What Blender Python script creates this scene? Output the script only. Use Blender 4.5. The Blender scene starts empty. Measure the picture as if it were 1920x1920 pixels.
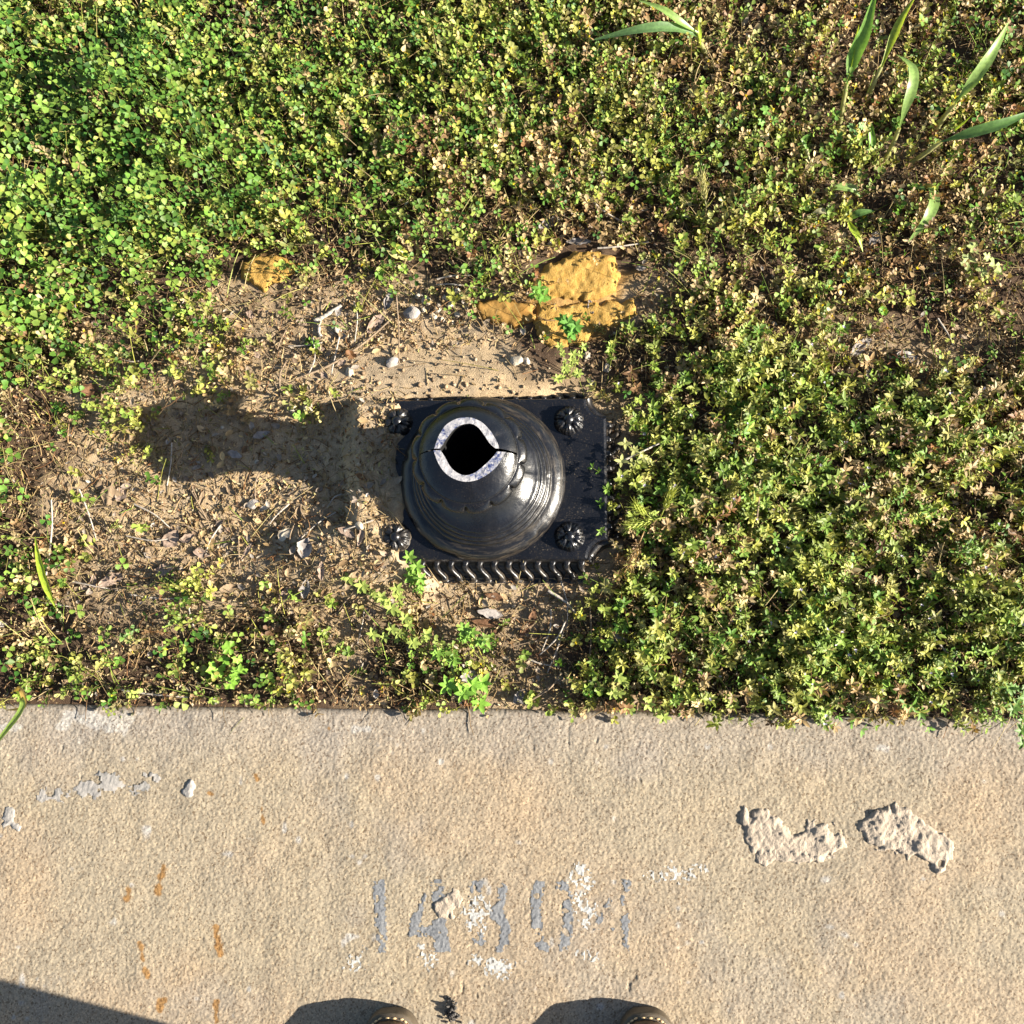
import bpy, bmesh, math, random
import numpy as np
from mathutils import Vector, Matrix, Euler

random.seed(7)
rng = np.random.default_rng(11)
R = math.radians
scene = bpy.context.scene
COL = scene.collection

# ------------------------------------------------------------------ camera
CAM_H = 1.25
FOV = R(57.0)
PITCH, YAWT = R(6.7), R(2.85)
rot = Euler((PITCH, YAWT, 0.0), 'XYZ').to_matrix()
RM = np.array(rot)
FPX = 960.0 / math.tan(FOV / 2)
def _ray(px, py):
    v = np.array([(px - 960.0) / FPX, -(py - 960.0) / FPX, -1.0])
    return RM @ v
_r = _ray(905, 898)
_k = (CAM_H - 0.03) / -_r[2]
CAMP = np.array([-_r[0] * _k, -_r[1] * _k, CAM_H])       # the post's axis stands on the world origin
def P(px, py, z=0.0):
    """photo pixel -> point of the place at height z"""
    r = _ray(px, py)
    k = (CAM_H - z) / -r[2]
    return Vector((CAMP[0] + r[0] * k, CAMP[1] + r[1] * k, z))
def P2(px, py, z=0.0):
    p = P(px, py, z)
    return (p.x, p.y)
def to_px(x, y, z=0.0):
    d = np.stack([np.asarray(x) - CAMP[0], np.asarray(y) - CAMP[1], np.zeros_like(np.asarray(x, float)) + z - CAM_H], -1) @ RM
    return 960 + FPX * d[..., 0] / -d[..., 2], 960 - FPX * d[..., 1] / -d[..., 2]

cd = bpy.data.cameras.new('camera')
cam = bpy.data.objects.new('camera', cd)
COL.objects.link(cam)
cam.location = CAMP
cam.rotation_euler = (PITCH, YAWT, 0)
cd.sensor_fit = 'HORIZONTAL'
cd.angle = FOV
cd.clip_start, cd.clip_end = 0.02, 500
scene.camera = cam

# ------------------------------------------------------------------ light
SUN_EL = R(24.0)
SUN_AZ_VEC = (0.987, -0.162)                 # horizontal direction towards the sun
w = bpy.data.worlds.new('World')
scene.world = w
w.use_nodes = True
nt = w.node_tree
bg = nt.nodes['Background']
sky = nt.nodes.new('ShaderNodeTexSky')
sky.sky_type = 'NISHITA'
sky.sun_disc = False
sky.sun_elevation = SUN_EL
sky.sun_rotation = math.atan2(SUN_AZ_VEC[0], SUN_AZ_VEC[1])
nt.links.new(sky.outputs[0], bg.inputs[0])
bg.inputs[1].default_value = 0.05
sl = bpy.data.lights.new('sun', 'SUN')
sl.energy = 5.0
sl.angle = R(0.5)
sl.color = (1.0, 0.92, 0.79)
sun = bpy.data.objects.new('sun', sl)
COL.objects.link(sun)
sdir = Vector((SUN_AZ_VEC[0] * math.cos(SUN_EL), SUN_AZ_VEC[1] * math.cos(SUN_EL), math.sin(SUN_EL)))
sun.rotation_euler = sdir.to_track_quat('Z', 'Y').to_euler()
sun.location = sdir * 6
vs = scene.view_settings
vs.view_transform = 'Standard'
vs.look = 'None'
vs.exposure = 1.9
vs.gamma = 1.0

# ------------------------------------------------------------------ helpers
_tab = rng.random((16, 256, 256))
def vnoise(x, y, seed=0):
    t = _tab[seed % 16]
    x = np.asarray(x, float) + seed * 17.31
    y = np.asarray(y, float) + seed * 9.77
    xi, yi = np.floor(x).astype(int), np.floor(y).astype(int)
    fx, fy = x - xi, y - yi
    fx = fx * fx * (3 - 2 * fx); fy = fy * fy * (3 - 2 * fy)
    a = t[xi & 255, yi & 255]; b = t[(xi + 1) & 255, yi & 255]
    c = t[xi & 255, (yi + 1) & 255]; d = t[(xi + 1) & 255, (yi + 1) & 255]
    return (a * (1 - fx) + b * fx) * (1 - fy) + (c * (1 - fx) + d * fx) * fy - 0.5
def fbm(x, y, scale, oct=3, seed=0):
    s, a, tot = 1.0 / scale, 1.0, 0
    for i in range(oct):
        tot = tot + a * vnoise(np.asarray(x) * s, np.asarray(y) * s, seed + i)
        s *= 2.03; a *= 0.55
    return tot
def smooth(a, b, x):
    t = np.clip((x - a) / (b - a), 0, 1)
    return t * t * (3 - 2 * t)
def sdf_poly(x, y, poly):
    """signed distance, positive inside"""
    x = np.asarray(x, float); y = np.asarray(y, float)
    inside = np.zeros(x.shape, bool)
    dist = np.full(x.shape, 1e9)
    n = len(poly)
    for i in range(n):
        x0, y0 = poly[i]; x1, y1 = poly[(i + 1) % n]
        ex, ey = x1 - x0, y1 - y0
        L = ex * ex + ey * ey + 1e-12
        t = np.clip(((x - x0) * ex + (y - y0) * ey) / L, 0, 1)
        dist = np.minimum(dist, np.hypot(x - x0 - t * ex, y - y0 - t * ey))
        c = ((y0 > y) != (y1 > y))
        xin = (x1 - x0) * (y - y0) / ((y1 - y0) if abs(y1 - y0) > 1e-12 else 1e-12) + x0
        inside ^= c & (x < xin)
    return np.where(inside, dist, -dist)

def np_mesh(name, verts, faces, mats, cols=None, smooth_shade=True, parent=None, link=True):
    """verts (n,3); faces (m,3|4) array"""
    me = bpy.data.meshes.new(name)
    verts = np.ascontiguousarray(verts, np.float32)
    faces = np.ascontiguousarray(faces, np.int32)
    n, (m, k) = len(verts), faces.shape
    me.vertices.add(n); me.vertices.foreach_set('co', verts.ravel())
    me.loops.add(m * k); me.loops.foreach_set('vertex_index', faces.ravel())
    me.polygons.add(m)
    me.polygons.foreach_set('loop_start', np.arange(0, m * k, k, dtype=np.int32))
    me.polygons.foreach_set('use_smooth', np.full(m, smooth_shade, dtype=bool))
    me.update(calc_edges=True)
    if cols is not None:
        ca = me.color_attributes.new('Col', 'FLOAT_COLOR', 'POINT')
        c4 = np.ones((n, 4), np.float32); c4[:, :cols.shape[1]] = cols
        ca.data.foreach_set('color', c4.ravel())
    if not isinstance(mats, (list, tuple)): mats = [mats]
    for mm in mats: me.materials.append(mm)
    o = bpy.data.objects.new(name, me)
    COL.objects.link(o)
    if parent: o.parent = parent
    return o
def bm_obj(name, bm, mat, parent=None, smooth_shade=True):
    me = bpy.data.meshes.new(name)
    bmesh.ops.recalc_face_normals(bm, faces=bm.faces)
    bm.to_mesh(me); bm.free()
    for p in me.polygons: p.use_smooth = smooth_shade
    me.materials.append(mat)
    o = bpy.data.objects.new(name, me)
    COL.objects.link(o)
    if parent: o.parent = parent
    return o
def thing(name, label, cat, loc=(0, 0, 0), group=None):
    o = bpy.data.objects.new(name, None)
    o.empty_display_size = 0.03
    COL.objects.link(o)
    o.location = loc
    return tag(o, label, cat, group)
def tag(o, label, cat, group=None, kind=None):
    o['label'] = label; o['category'] = cat
    if group: o['group'] = group
    if kind: o['kind'] = kind
    return o

# ------------------------------------------------------------------ materials
def mat(name):
    m = bpy.data.materials.new(name); m.use_nodes = True
    n = m.node_tree
    return m, n, n.nodes['Principled BSDF']
def N(n, t, **kw):
    o = n.nodes.new(t)
    for k, v in kw.items():
        if k in o.inputs: o.inputs[k].default_value = v
        else: setattr(o, k, v)
    return o
def ramp(n, fac, stops):
    r = n.nodes.new('ShaderNodeValToRGB')
    el = r.color_ramp.elements
    while len(el) < len(stops): el.new(0.5)
    for e, (p, c) in zip(el, stops): e.position = p; e.color = (*c, 1)
    n.links.new(fac, r.inputs[0])
    return r.outputs[0]
def mixc(n, fac, a, b, mode='MIX'):
    x = n.nodes.new('ShaderNodeMix'); x.data_type = 'RGBA'; x.blend_type = mode
    for i, v in ((0, fac), (6, a), (7, b)):
        if hasattr(v, 'links'): n.links.new(v, x.inputs[i])
        elif i == 0: x.inputs[0].default_value = v
        else: x.inputs[i].default_value = (*v, 1)
    return x.outputs[2]
def noise(n, scale, detail=4, rough=0.6, coords=None):
    t = N(n, 'ShaderNodeTexNoise', Scale=scale, Detail=detail, Roughness=rough)
    if coords: n.links.new(coords, t.inputs['Vector'])
    return t.outputs['Fac']
def objco(n):
    return n.nodes.new('ShaderNodeTexCoord').outputs['Object']
def geoco(n):
    return n.nodes.new('ShaderNodeNewGeometry').outputs['Position']
def bump(n, b, h, strength=0.5, dist=0.001):
    k = N(n, 'ShaderNodeBump', Strength=strength, Distance=dist)
    n.links.new(h, k.inputs['Height']); n.links.new(k.outputs[0], b.inputs['Normal'])
def vcol(n):
    return N(n, 'ShaderNodeVertexColor', layer_name='Col').outputs[0]

def leaf_mat(name, trans=0.24, rough=0.5, spec=0.24):
    m, n, b = mat(name)
    c = vcol(n)
    f = noise(n, 260, 2, 0.6, geoco(n))
    c2 = mixc(n, 0.55, c, ramp(n, f, [(0.3, (0.55, 0.55, 0.5)), (0.7, (1.25, 1.2, 1.15))]), 'MULTIPLY')
    n.links.new(c2, b.inputs['Base Color'])
    b.inputs['Roughness'].default_value = rough
    b.inputs['Specular IOR Level'].default_value = spec
    t = n.nodes.new('ShaderNodeBsdfTranslucent')
    n.links.new(mixc(n, 1.0, c2, (1.2, 1.15, 0.5), 'MULTIPLY'), t.inputs[0])
    mx = n.nodes.new('ShaderNodeMixShader'); mx.inputs[0].default_value = trans
    n.links.new(b.outputs[0], mx.inputs[1]); n.links.new(t.outputs[0], mx.inputs[2])
    n.links.new(mx.outputs[0], n.nodes['Material Output'].inputs[0])
    return m
M_LEAF = leaf_mat('leaf')
M_BLADE = leaf_mat('grass_leaf', 0.4, 0.4, 0.45)
M_DRY = leaf_mat('dry_plant', 0.15, 0.7, 0.2)

def soil_mat():
    m, n, b = mat('soil')
    co = geoco(n)
    c = vcol(n)
    f = noise(n, 90, 6, 0.7, co)
    c2 = mixc(n, 0.7, c, ramp(n, f, [(0.28, (0.5, 0.47, 0.45)), (0.5, (0.95, 0.95, 0.95)), (0.72, (1.35, 1.3, 1.22))]), 'MULTIPLY')
    g = noise(n, 700, 3, 0.6, co)
    c3 = mixc(n, 0.6, c2, ramp(n, g, [(0.35, (0.65, 0.63, 0.6)), (0.65, (1.25, 1.22, 1.2))]), 'MULTIPLY')
    n.links.new(c3, b.inputs['Base Color'])
    b.inputs['Roughness'].default_value = 0.95
    b.inputs['Specular IOR Level'].default_value = 0.15
    bump(n, b, g, 0.9, 0.0012)
    return m
M_SOIL = soil_mat()
def concrete_mat():
    m, n, b = mat('concrete')
    co = geoco(n)
    c = vcol(n)
    v = N(n, 'ShaderNodeTexVoronoi', Scale=540); n.links.new(co, v.inputs['Vector'])
    gc = ramp(n, v.outputs['Color'], [(0.10, (0.42, 0.32, 0.24)), (0.28, (0.85, 0.80, 0.74)), (0.6, (1.08, 1.05, 1.0)), (0.88, (1.45, 1.36, 1.22))])
    c2 = mixc(n, 0.85, c, gc, 'MULTIPLY')
    f = noise(n, 9, 5, 0.6, co)
    c3 = mixc(n, 0.6, c2, ramp(n, f, [(0.3, (0.86, 0.87, 0.9)), (0.5, (1, 1, 1)), (0.72, (1.10, 1.03, 0.94))]), 'MULTIPLY')
    n.links.new(c3, b.inputs['Base Color'])
    b.inputs['Roughness'].default_value = 0.9
    b.inputs['Specular IOR Level'].default_value = 0.2
    g = noise(n, 900, 3, 0.6, co)
    bump(n, b, g, 0.6, 0.0005)
    return m
M_CONC = concrete_mat()
def flat_noise_mat(name, c0, c1, scale=60, rough=0.9, bscale=500, bd=0.0008, spec=0.2, detail=5):
    m, n, b = mat(name)
    co = geoco(n)
    n.links.new(ramp(n, noise(n, scale, detail, 0.65, co), [(0.3, c0), (0.7, c1)]), b.inputs['Base Color'])
    b.inputs['Roughness'].default_value = rough
    b.inputs['Specular IOR Level'].default_value = spec
    if bd: bump(n, b, noise(n, bscale, 4, 0.65, co), 0.8, bd)
    return m
M_PAINT = flat_noise_mat('worn_grey_paint', (0.115, 0.120, 0.128), (0.20, 0.203, 0.208), 300)
M_WHITE = flat_noise_mat('white_paint_residue', (0.30, 0.295, 0.28), (0.44, 0.43, 0.40), 250)
M_MORTAR = flat_noise_mat('mortar', (0.28, 0.235, 0.185), (0.42, 0.345, 0.265), 70, 0.95, 420, 0.0025)
M_MORTAR2 = flat_noise_mat('grey_mortar', (0.22, 0.21, 0.195), (0.31, 0.285, 0.26), 40, 0.9, 420, 0.001)
M_OCHRE = flat_noise_mat('ochre_stone', (0.29, 0.165, 0.036), (0.45, 0.285, 0.085), 130, 0.95, 520, 0.003, 0.1)
M_OCHRE_SMOOTH = flat_noise_mat('smooth_ochre', (0.19, 0.095, 0.022), (0.33, 0.20, 0.06), 35, 0.8, 300, 0.001, 0.1)
M_PEBBLE = flat_noise_mat('limestone', (0.28, 0.23, 0.165), (0.50, 0.44, 0.35), 90)
M_PEBBLE_G = flat_noise_mat('grey_stone', (0.19, 0.175, 0.16), (0.33, 0.30, 0.27), 90)
M_TWIG = flat_noise_mat('twig', (0.12, 0.085, 0.055), (0.28, 0.21, 0.14), 130, 0.85, 600)
M_TWIG_PALE = flat_noise_mat('bleached_twig', (0.27, 0.235, 0.195), (0.44, 0.39, 0.33), 130, 0.85, 600)
M_BLACKDIRT = flat_noise_mat('black_organic', (0.02, 0.018, 0.018), (0.12, 0.11, 0.10), 220, 0.9, 600, 0.002)

def deadleaf_mat(name, c0, c1):
    m = flat_noise_mat(name, c0, c1, 90, 0.75, 260, 0.0012, 0.25)
    n = m.node_tree; b = n.nodes['Principled BSDF']
    t = n.nodes.new('ShaderNodeBsdfTranslucent')
    t.inputs[0].default_value = (*c1, 1)
    mx = n.nodes.new('ShaderNodeMixShader'); mx.inputs[0].default_value = 0.12
    n.links.new(b.outputs[0], mx.inputs[1]); n.links.new(t.outputs[0], mx.inputs[2])
    n.links.new(mx.outputs[0], n.nodes['Material Output'].inputs[0])
    return m
M_DL_TAN = deadleaf_mat('dead_leaf_tan', (0.16, 0.11, 0.065), (0.31, 0.225, 0.14))
M_DL_GREY = deadleaf_mat('dead_leaf_grey', (0.13, 0.115, 0.105), (0.34, 0.305, 0.28))
M_DL_BROWN = deadleaf_mat('dead_leaf_brown', (0.08, 0.038, 0.02), (0.19, 0.10, 0.05))
M_DL_PINK = deadleaf_mat('dead_leaf_pinkish', (0.19, 0.135, 0.10), (0.35, 0.26, 0.20))

def black_mat(name, dust=0.3, rough=0.26, zlo=0.0, zhi=0.0, dustcol=(0.26, 0.20, 0.125)):
    """black gloss paint; splashed dirt thins out from height zlo up to zhi"""
    m, n, b = mat(name)
    co = geoco(n)
    f1 = noise(n, 30, 6, 0.7, co); f2 = noise(n, 560, 3, 0.75, co)
    def mul(x, y):
        a = N(n, 'ShaderNodeMath', operation='MULTIPLY')
        n.links.new(x, a.inputs[0])
        if hasattr(y, 'links'): n.links.new(y, a.inputs[1])
        else: a.inputs[1].default_value = y
        return a.outputs[0]
    big = ramp(n, f1, [(0.42, (0.05,) * 3), (0.70, (1,) * 3)])
    spk = ramp(n, f2, [(0.60, (0.0,) * 3), (0.68, (1,) * 3)])
    d = mul(mul(big, spk), dust)
    if zhi > zlo:
        sx = n.nodes.new('ShaderNodeSeparateXYZ'); n.links.new(co, sx.inputs[0])
        mp_ = N(n, 'ShaderNodeMapping'); mp_.inputs['Scale'].default_value = (0.6, 0.6, 9.0); n.links.new(co, mp_.inputs[0]); streak = mp_.outputs[0]
        mr = N(n, 'ShaderNodeMapRange', clamp=True)
        n.links.new(sx.outputs[2], mr.inputs[0])
        for i, v in ((1, zlo), (2, zhi), (3, 1.0), (4, 0.0)): mr.inputs[i].default_value = v
        low = mul(mr.outputs[0], ramp(n, noise(n, 60, 6, 0.75, streak), [(0.48, (0,) * 3), (0.74, (0.75,) * 3)]))
        mx = N(n, 'ShaderNodeMath', operation='MAXIMUM')
        n.links.new(d, mx.inputs[0]); n.links.new(low, mx.inputs[1]); d = mx.outputs[0]
    n.links.new(mixc(n, d, (0.0045, 0.005, 0.007), dustcol), b.inputs['Base Color'])
    rr = N(n, 'ShaderNodeMath', operation='MULTIPLY_ADD')
    n.links.new(f1, rr.inputs[0]); rr.inputs[1].default_value = 0.35; rr.inputs[2].default_value = rough - 0.13
    r2 = N(n, 'ShaderNodeMath', operation='MULTIPLY_ADD', use_clamp=True)
    n.links.new(d, r2.inputs[0]); r2.inputs[1].default_value = 0.5; n.links.new(rr.outputs[0], r2.inputs[2])
    n.links.new(r2.outputs[0], b.inputs['Roughness'])
    b.inputs['Specular IOR Level'].default_value = 0.5
    bump(n, b, noise(n, 110, 6, 0.65, co), 0.5, 0.0012)
    return m
M_BLACK = black_mat('black_gloss_paint', 0.30, 0.22)
M_BLACK_DUSTY = black_mat('dusty_black_paint', 0.55, 0.25, 0.030, 0.072, (0.13, 0.10, 0.062))
M_PLATE = black_mat('plate_paint', 0.8, 0.24)
M_ROSE_DIRTY = black_mat('dirty_rosette_paint', 0.9, 0.30, 0.030, 0.046, (0.22, 0.17, 0.11))
M_TRIM = black_mat('trim_paint', 0.4, 0.30, 0.004, 0.024, (0.30, 0.225, 0.14))
def rim_mat():
    m, n, b = mat('bare_broken_metal')
    co = geoco(n)
    f = noise(n, 300, 4, 0.7, co); g = noise(n, 38, 4, 0.7, co)
    s = n.nodes.new('ShaderNodeMath'); s.operation = 'MULTIPLY_ADD'
    n.links.new(g, s.inputs[0]); s.inputs[1].default_value = 0.9
    hf = N(n, 'ShaderNodeMath', operation='MULTIPLY'); n.links.new(f, hf.inputs[0]); hf.inputs[1].default_value = 0.42
    n.links.new(hf.outputs[0], s.inputs[2])
    n.links.new(ramp(n, s.outputs[0], [(0.545, (0.008, 0.02, 0.10)), (0.585, (0.10, 0.115, 0.19)), (0.64, (0.27, 0.265, 0.28)), (0.85, (0.42, 0.40, 0.40))]), b.inputs['Base Color'])
    b.inputs['Roughness'].default_value = 0.6
    b.inputs['Metallic'].default_value = 0.0
    bump(n, b, f, 0.8, 0.0015)
    return m
M_RIM = rim_mat()
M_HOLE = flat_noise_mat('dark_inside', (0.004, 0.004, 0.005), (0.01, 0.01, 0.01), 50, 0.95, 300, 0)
M_SOLE = flat_noise_mat('boot_sole_rubber', (0.055, 0.042, 0.028), (0.10, 0.078, 0.052), 120, 0.6, 500, 0.0006, 0.35)
M_LEATHER = flat_noise_mat('boot_leather', (0.05, 0.03, 0.018), (0.11, 0.065, 0.035), 70, 0.5, 300, 0.0008, 0.4)
M_STITCH = flat_noise_mat('tan_thread', (0.45, 0.30, 0.15), (0.66, 0.47, 0.26), 300, 0.8)
M_DENIM = flat_noise_mat('trouser_cloth', (0.05, 0.055, 0.07), (0.09, 0.10, 0.13), 300, 0.95)
M_SHIRT = flat_noise_mat('shirt_cloth', (0.20, 0.22, 0.24), (0.28, 0.30, 0.32), 300, 0.95)
M_SKIN = flat_noise_mat('skin', (0.45, 0.27, 0.19), (0.55, 0.34, 0.25), 60, 0.5, 500, 0.0003, 0.4)
M_HAIR = flat_noise_mat('hair', (0.03, 0.02, 0.012), (0.06, 0.04, 0.025), 300, 0.6)
M_FAR = flat_noise_mat('far_turf', (0.06, 0.07, 0.02), (0.16, 0.14, 0.06), 14, 0.95, 60, 0.01)

# ------------------------------------------------------------------ maps of what grows where (16 x 11 cells of 120 photo pixels)
def gmap(rows):
    return np.array([[int(ch) for ch in r] for r in rows], float) / 9.0
CLOVER = gmap(['8866433332221124', '8876544443332113', '7788667643221112', '7898645541111112', '8641212310111121',
               '8110000011010011', '6000000000111111', '3000000000011112', '3100000000111113', '3111000000211224', '1212101101111114'])
WEED = gmap(['4445678887665555', '4446777888665455', '5444667788765446', '5444555654664455', '4321111222355555',
             '3222200144564324', '2111100002567766', '2111000001678876', '3110000002888876', '4321323014888766', '5556645337887656'])
DRY = gmap(['3334544444566664', '4334544444566664', '4334444444566665', '4433444455666664', '4446667655556665',
            '4676776555567776', '5777655554555555', '6777765544444455', '5788887555444454', '5678877777544565', '6777777666445665'])
def sample(mp, px, py):
    gx = np.clip(np.asarray(px) / 120.0 - 0.5, 0, 14.999); gy = np.clip(np.asarray(py) / 120.0 - 0.5, 0, 9.999)
    xi, yi = gx.astype(int), gy.astype(int)
    fx, fy = gx - xi, gy - yi
    return (mp[yi, xi] * (1 - fx) + mp[yi, xi + 1] * fx) * (1 - fy) + (mp[yi + 1, xi] * (1 - fx) + mp[yi + 1, xi + 1] * fx) * fy

# ------------------------------------------------------------------ terrain functions
E0, E1 = P(0, 1318, 0.012), P(1920, 1345, 0.012)
def edge_y(x):
    t = (np.asarray(x, float) - E0.x) / (E1.x - E0.x)
    return E0.y + (E1.y - E0.y) * t + 0.004 * fbm(x, np.zeros_like(np.asarray(x, float)), 0.12, 3, 3)
SLAB_Z = 0.012
PL_HX, PL_HY, PL_Z = 0.163, 0.107, 0.030
mound_c = P2(660, 905); mound2_c = P2(740, 1080)
def soil_z(x, y):
    x = np.asarray(x, float); y = np.asarray(y, float)
    z = 0.010 * fbm(x, y, 0.22, 3, 1) + 0.0045 * fbm(x, y, 0.035, 3, 4)
    px, py = to_px(x, y)
    bare = smooth(0.5, 0.15, sample(WEED, px, py) + sample(CLOVER, px, py))
    z = z * (1 - 0.45 * bare)
    z = z + 0.0022 * fbm(x, y, 0.011, 2, 7)
    m = np.exp(-(((x - mound_c[0]) / 0.085) ** 2 + ((y - mound_c[1]) / 0.11) ** 2))
    z = z + 0.010 * m
    # dirt washed over the left third of the plate and banked along its far side
    lim = -0.104 + 0.03 * vnoise(y * 34, x * 0 + 3, 5) + 0.12 * np.maximum(-0.02 - y, 0)
    low = smooth(-0.035, -0.085, y)
    lft = smooth(-0.195, -0.160, x + 0.012 * vnoise(y * 25, x * 8, 6)) * (1 - low) + smooth(-0.36, -0.155, x) * low
    over = smooth(0.030, -0.012, x - lim) * lft * smooth(0.125, 0.095, y) * smooth(-0.19, -0.10, y)
    z = np.maximum(z, z * (1 - 0.75 * over) + 0.0345 * over + 0.006 * over * fbm(x, y, 0.03, 3, 2))
    bank = smooth(0.10, 0.118, y) * smooth(0.20, 0.13, y) * smooth(0.15, 0.05, x)
    z = np.maximum(z, z * 0.3 + 0.019 * bank)
    # dirt heaped round the plate's left side, clear of the plate on the right
    ins = (np.abs(x) < PL_HX - 0.004) & (np.abs(y) < PL_HY - 0.004)
    clear = ins & (x > lim + 0.028)
    z = np.where(clear, np.minimum(z, 0.018), z)
    # falls away to the slab
    d = y - edge_y(x)
    z = z * smooth(-0.005, 0.05, d) + 0.006 * smooth(0.06, 0.0, d)
    return z

def axis(lo, hi, a, b, fine, coarse_n=14):
    mid = np.arange(lo, hi, fine)
    left = lo - (lo - a) * (np.linspace(0, 1, coarse_n + 1)[1:][::-1]) ** 2.2
    right = hi + (b - hi) * (np.linspace(0, 1, coarse_n + 1)) ** 2.2
    return np.concatenate([left, mid, right])
def grid_faces(ny, nx):
    i = np.arange(ny * nx).reshape(ny, nx)
    return np.stack([i[:-1, :-1].ravel(), i[:-1, 1:].ravel(), i[1:, 1:].ravel(), i[1:, :-1].ravel()], -1)

# ---- soil
xs = axis(-0.85, 1.0, -9, 9, 0.0027)
ys_rel = np.concatenate([np.arange(-0.02, 0.95, 0.0027), 0.95 + (9 - 0.95) * np.linspace(0, 1, 15)[1:] ** 2.2])
X, Yr = np.meshgrid(xs, ys_rel)
Y = Yr + edge_y(X)
Z = soil_z(X, Y)
px, py = to_px(X, Y)
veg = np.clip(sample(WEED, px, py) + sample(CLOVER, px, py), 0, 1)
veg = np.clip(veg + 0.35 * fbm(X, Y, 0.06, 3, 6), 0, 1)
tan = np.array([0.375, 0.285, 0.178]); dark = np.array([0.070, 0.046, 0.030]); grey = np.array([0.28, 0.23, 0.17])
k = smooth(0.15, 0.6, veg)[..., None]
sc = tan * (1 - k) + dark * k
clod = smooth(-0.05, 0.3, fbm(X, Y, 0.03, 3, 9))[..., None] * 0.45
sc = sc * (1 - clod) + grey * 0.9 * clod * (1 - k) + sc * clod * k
och = np.exp(-((px - 1090) / 120) ** 2 - ((py - 560) / 85) ** 2) + 0.8 * np.exp(-((px - 500) / 55) ** 2 - ((py - 500) / 45) ** 2)
och = smooth(0.35, 0.8, och + 0.4 * fbm(X, Y, 0.03, 3, 2))[..., None] * 0.8
sc = sc * (1 - och) + np.array([0.36, 0.21, 0.06]) * och
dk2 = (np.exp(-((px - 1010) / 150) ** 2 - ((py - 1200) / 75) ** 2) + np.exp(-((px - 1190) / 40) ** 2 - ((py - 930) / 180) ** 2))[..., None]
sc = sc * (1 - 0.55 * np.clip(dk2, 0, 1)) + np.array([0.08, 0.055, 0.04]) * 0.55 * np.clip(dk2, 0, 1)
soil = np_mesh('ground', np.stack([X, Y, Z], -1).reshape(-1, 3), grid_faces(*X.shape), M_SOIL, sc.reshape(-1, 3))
soil['kind'] = 'structure'
def ground_z(x, y):
    return soil_z(x, y)

# ---- concrete slab
def conc_h(x, y):
    a = vnoise(x / 0.0021, y / 0.0021, 2); b = vnoise(x / 0.0047, y / 0.0047, 5)
    h = 0.00078 * np.sign(a) * np.abs(a) ** 0.8 + 0.00025 * b
    h = h + 0.0014 * fbm(x, y, 0.03, 2, 8) + 0.003 * fbm(x, y, 0.3, 2, 10)
    pit = smooth(0.40, 0.47, vnoise(x / 0.009, y / 0.012, 12)) * smooth(0.12, 0.3, vnoise(x / 0.09, y / 0.09, 13))
    return h - 0.0008 * pit
cxs = axis(-0.72, 0.84, -9, 9, 0.0013)
prof = [(-0.0002, -0.14), (0.0, -0.02), (0.0005, 0.002), (0.002, 0.008), (0.004, 0.0105), (0.0065, 0.0118)]
dn = np.concatenate([[p[0] for p in prof], np.arange(0.008, 0.56, 0.0013), 0.56 + (2.2 - 0.56) * np.linspace(0, 1, 12)[1:] ** 1.8])
dz = np.concatenate([[p[1] for p in prof], np.full(len(dn) - len(prof), SLAB_Z)])
X, D = np.meshgrid(cxs, dn)
Y = edge_y(X) - D
Zb = np.repeat(dz[:, None], len(cxs), 1)
Z = Zb + conc_h(X, Y) * smooth(0.0, 0.006, D + 0.001)
px, py = to_px(X, Y, SLAB_Z)
cc = np.ones(X.shape + (3,)) * np.array([0.246, 0.212, 0.160])
g1 = smooth(-0.1, 0.35, fbm(X, Y, 0.16, 4, 3))[..., None]
cc = cc * (1 - 0.45 * g1) + np.array([0.265, 0.207, 0.150]) * 0.45 * g1
g2 = (smooth(0.10, 0.01, D) * 0.75 + smooth(0.15, 0.4, fbm(X, Y, 0.1, 3, 6)) * 0.4)[..., None]
g2 = np.clip(g2, 0, 0.9)
cc = cc * (1 - g2) + np.array([0.225, 0.203, 0.178]) * g2
lw = smooth(-0.02, 0.12, fbm(X, Y, 0.02, 2, 12) + 0.6 * np.exp(-((px - 170) / 140) ** 2 - ((py - 1350) / 28) ** 2) - 0.52)[..., None]
cc = cc * (1 - lw) + np.array([0.29, 0.28, 0.265]) * lw
# rust drips that ran over the slab
rust = np.zeros(X.shape)
for ax, ay, bx, by, rw in [(307, 1623, 303, 1645, 6), (303, 1645, 295, 1672, 7), (243, 1668, 238, 1684, 8), (404, 1738, 405, 1758, 6), (405, 1758, 413, 1790, 7),
                           (263, 1768, 268, 1800, 6), (271, 1815, 276, 1832, 5), (305, 1880, 300, 1896, 9), (404, 1880, 403, 1918, 6),
                           (492, 1520, 494, 1538, 5), (480, 1455, 482, 1462, 5), (392, 1486, 395, 1490, 4), (615, 1364, 616, 1366, 4)]:
    t = np.clip(((px - ax) * (bx - ax) + (py - ay) * (by - ay)) / ((bx - ax) ** 2 + (by - ay) ** 2), 0, 1)
    d = np.hypot(px - ax - t * (bx - ax), py - ay - t * (by - ay)) + 9 * fbm(X, Y, 0.008, 2, 5)
    rust = np.maximum(rust, smooth(rw, rw * 0.5, d))
rust = rust[..., None] * 0.85
cc = cc * (1 - rust) + np.array([0.20, 0.105, 0.03]) * rust
slab = np_mesh('pavement', np.stack([X, Y, Z], -1).reshape(-1, 3)[:, :], grid_faces(*X.shape)[:, ::-1], M_CONC, cc.reshape(-1, 3))
slab['kind'] = 'structure'
def slab_h(x, y):
    return SLAB_Z + conc_h(x, y)

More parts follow.
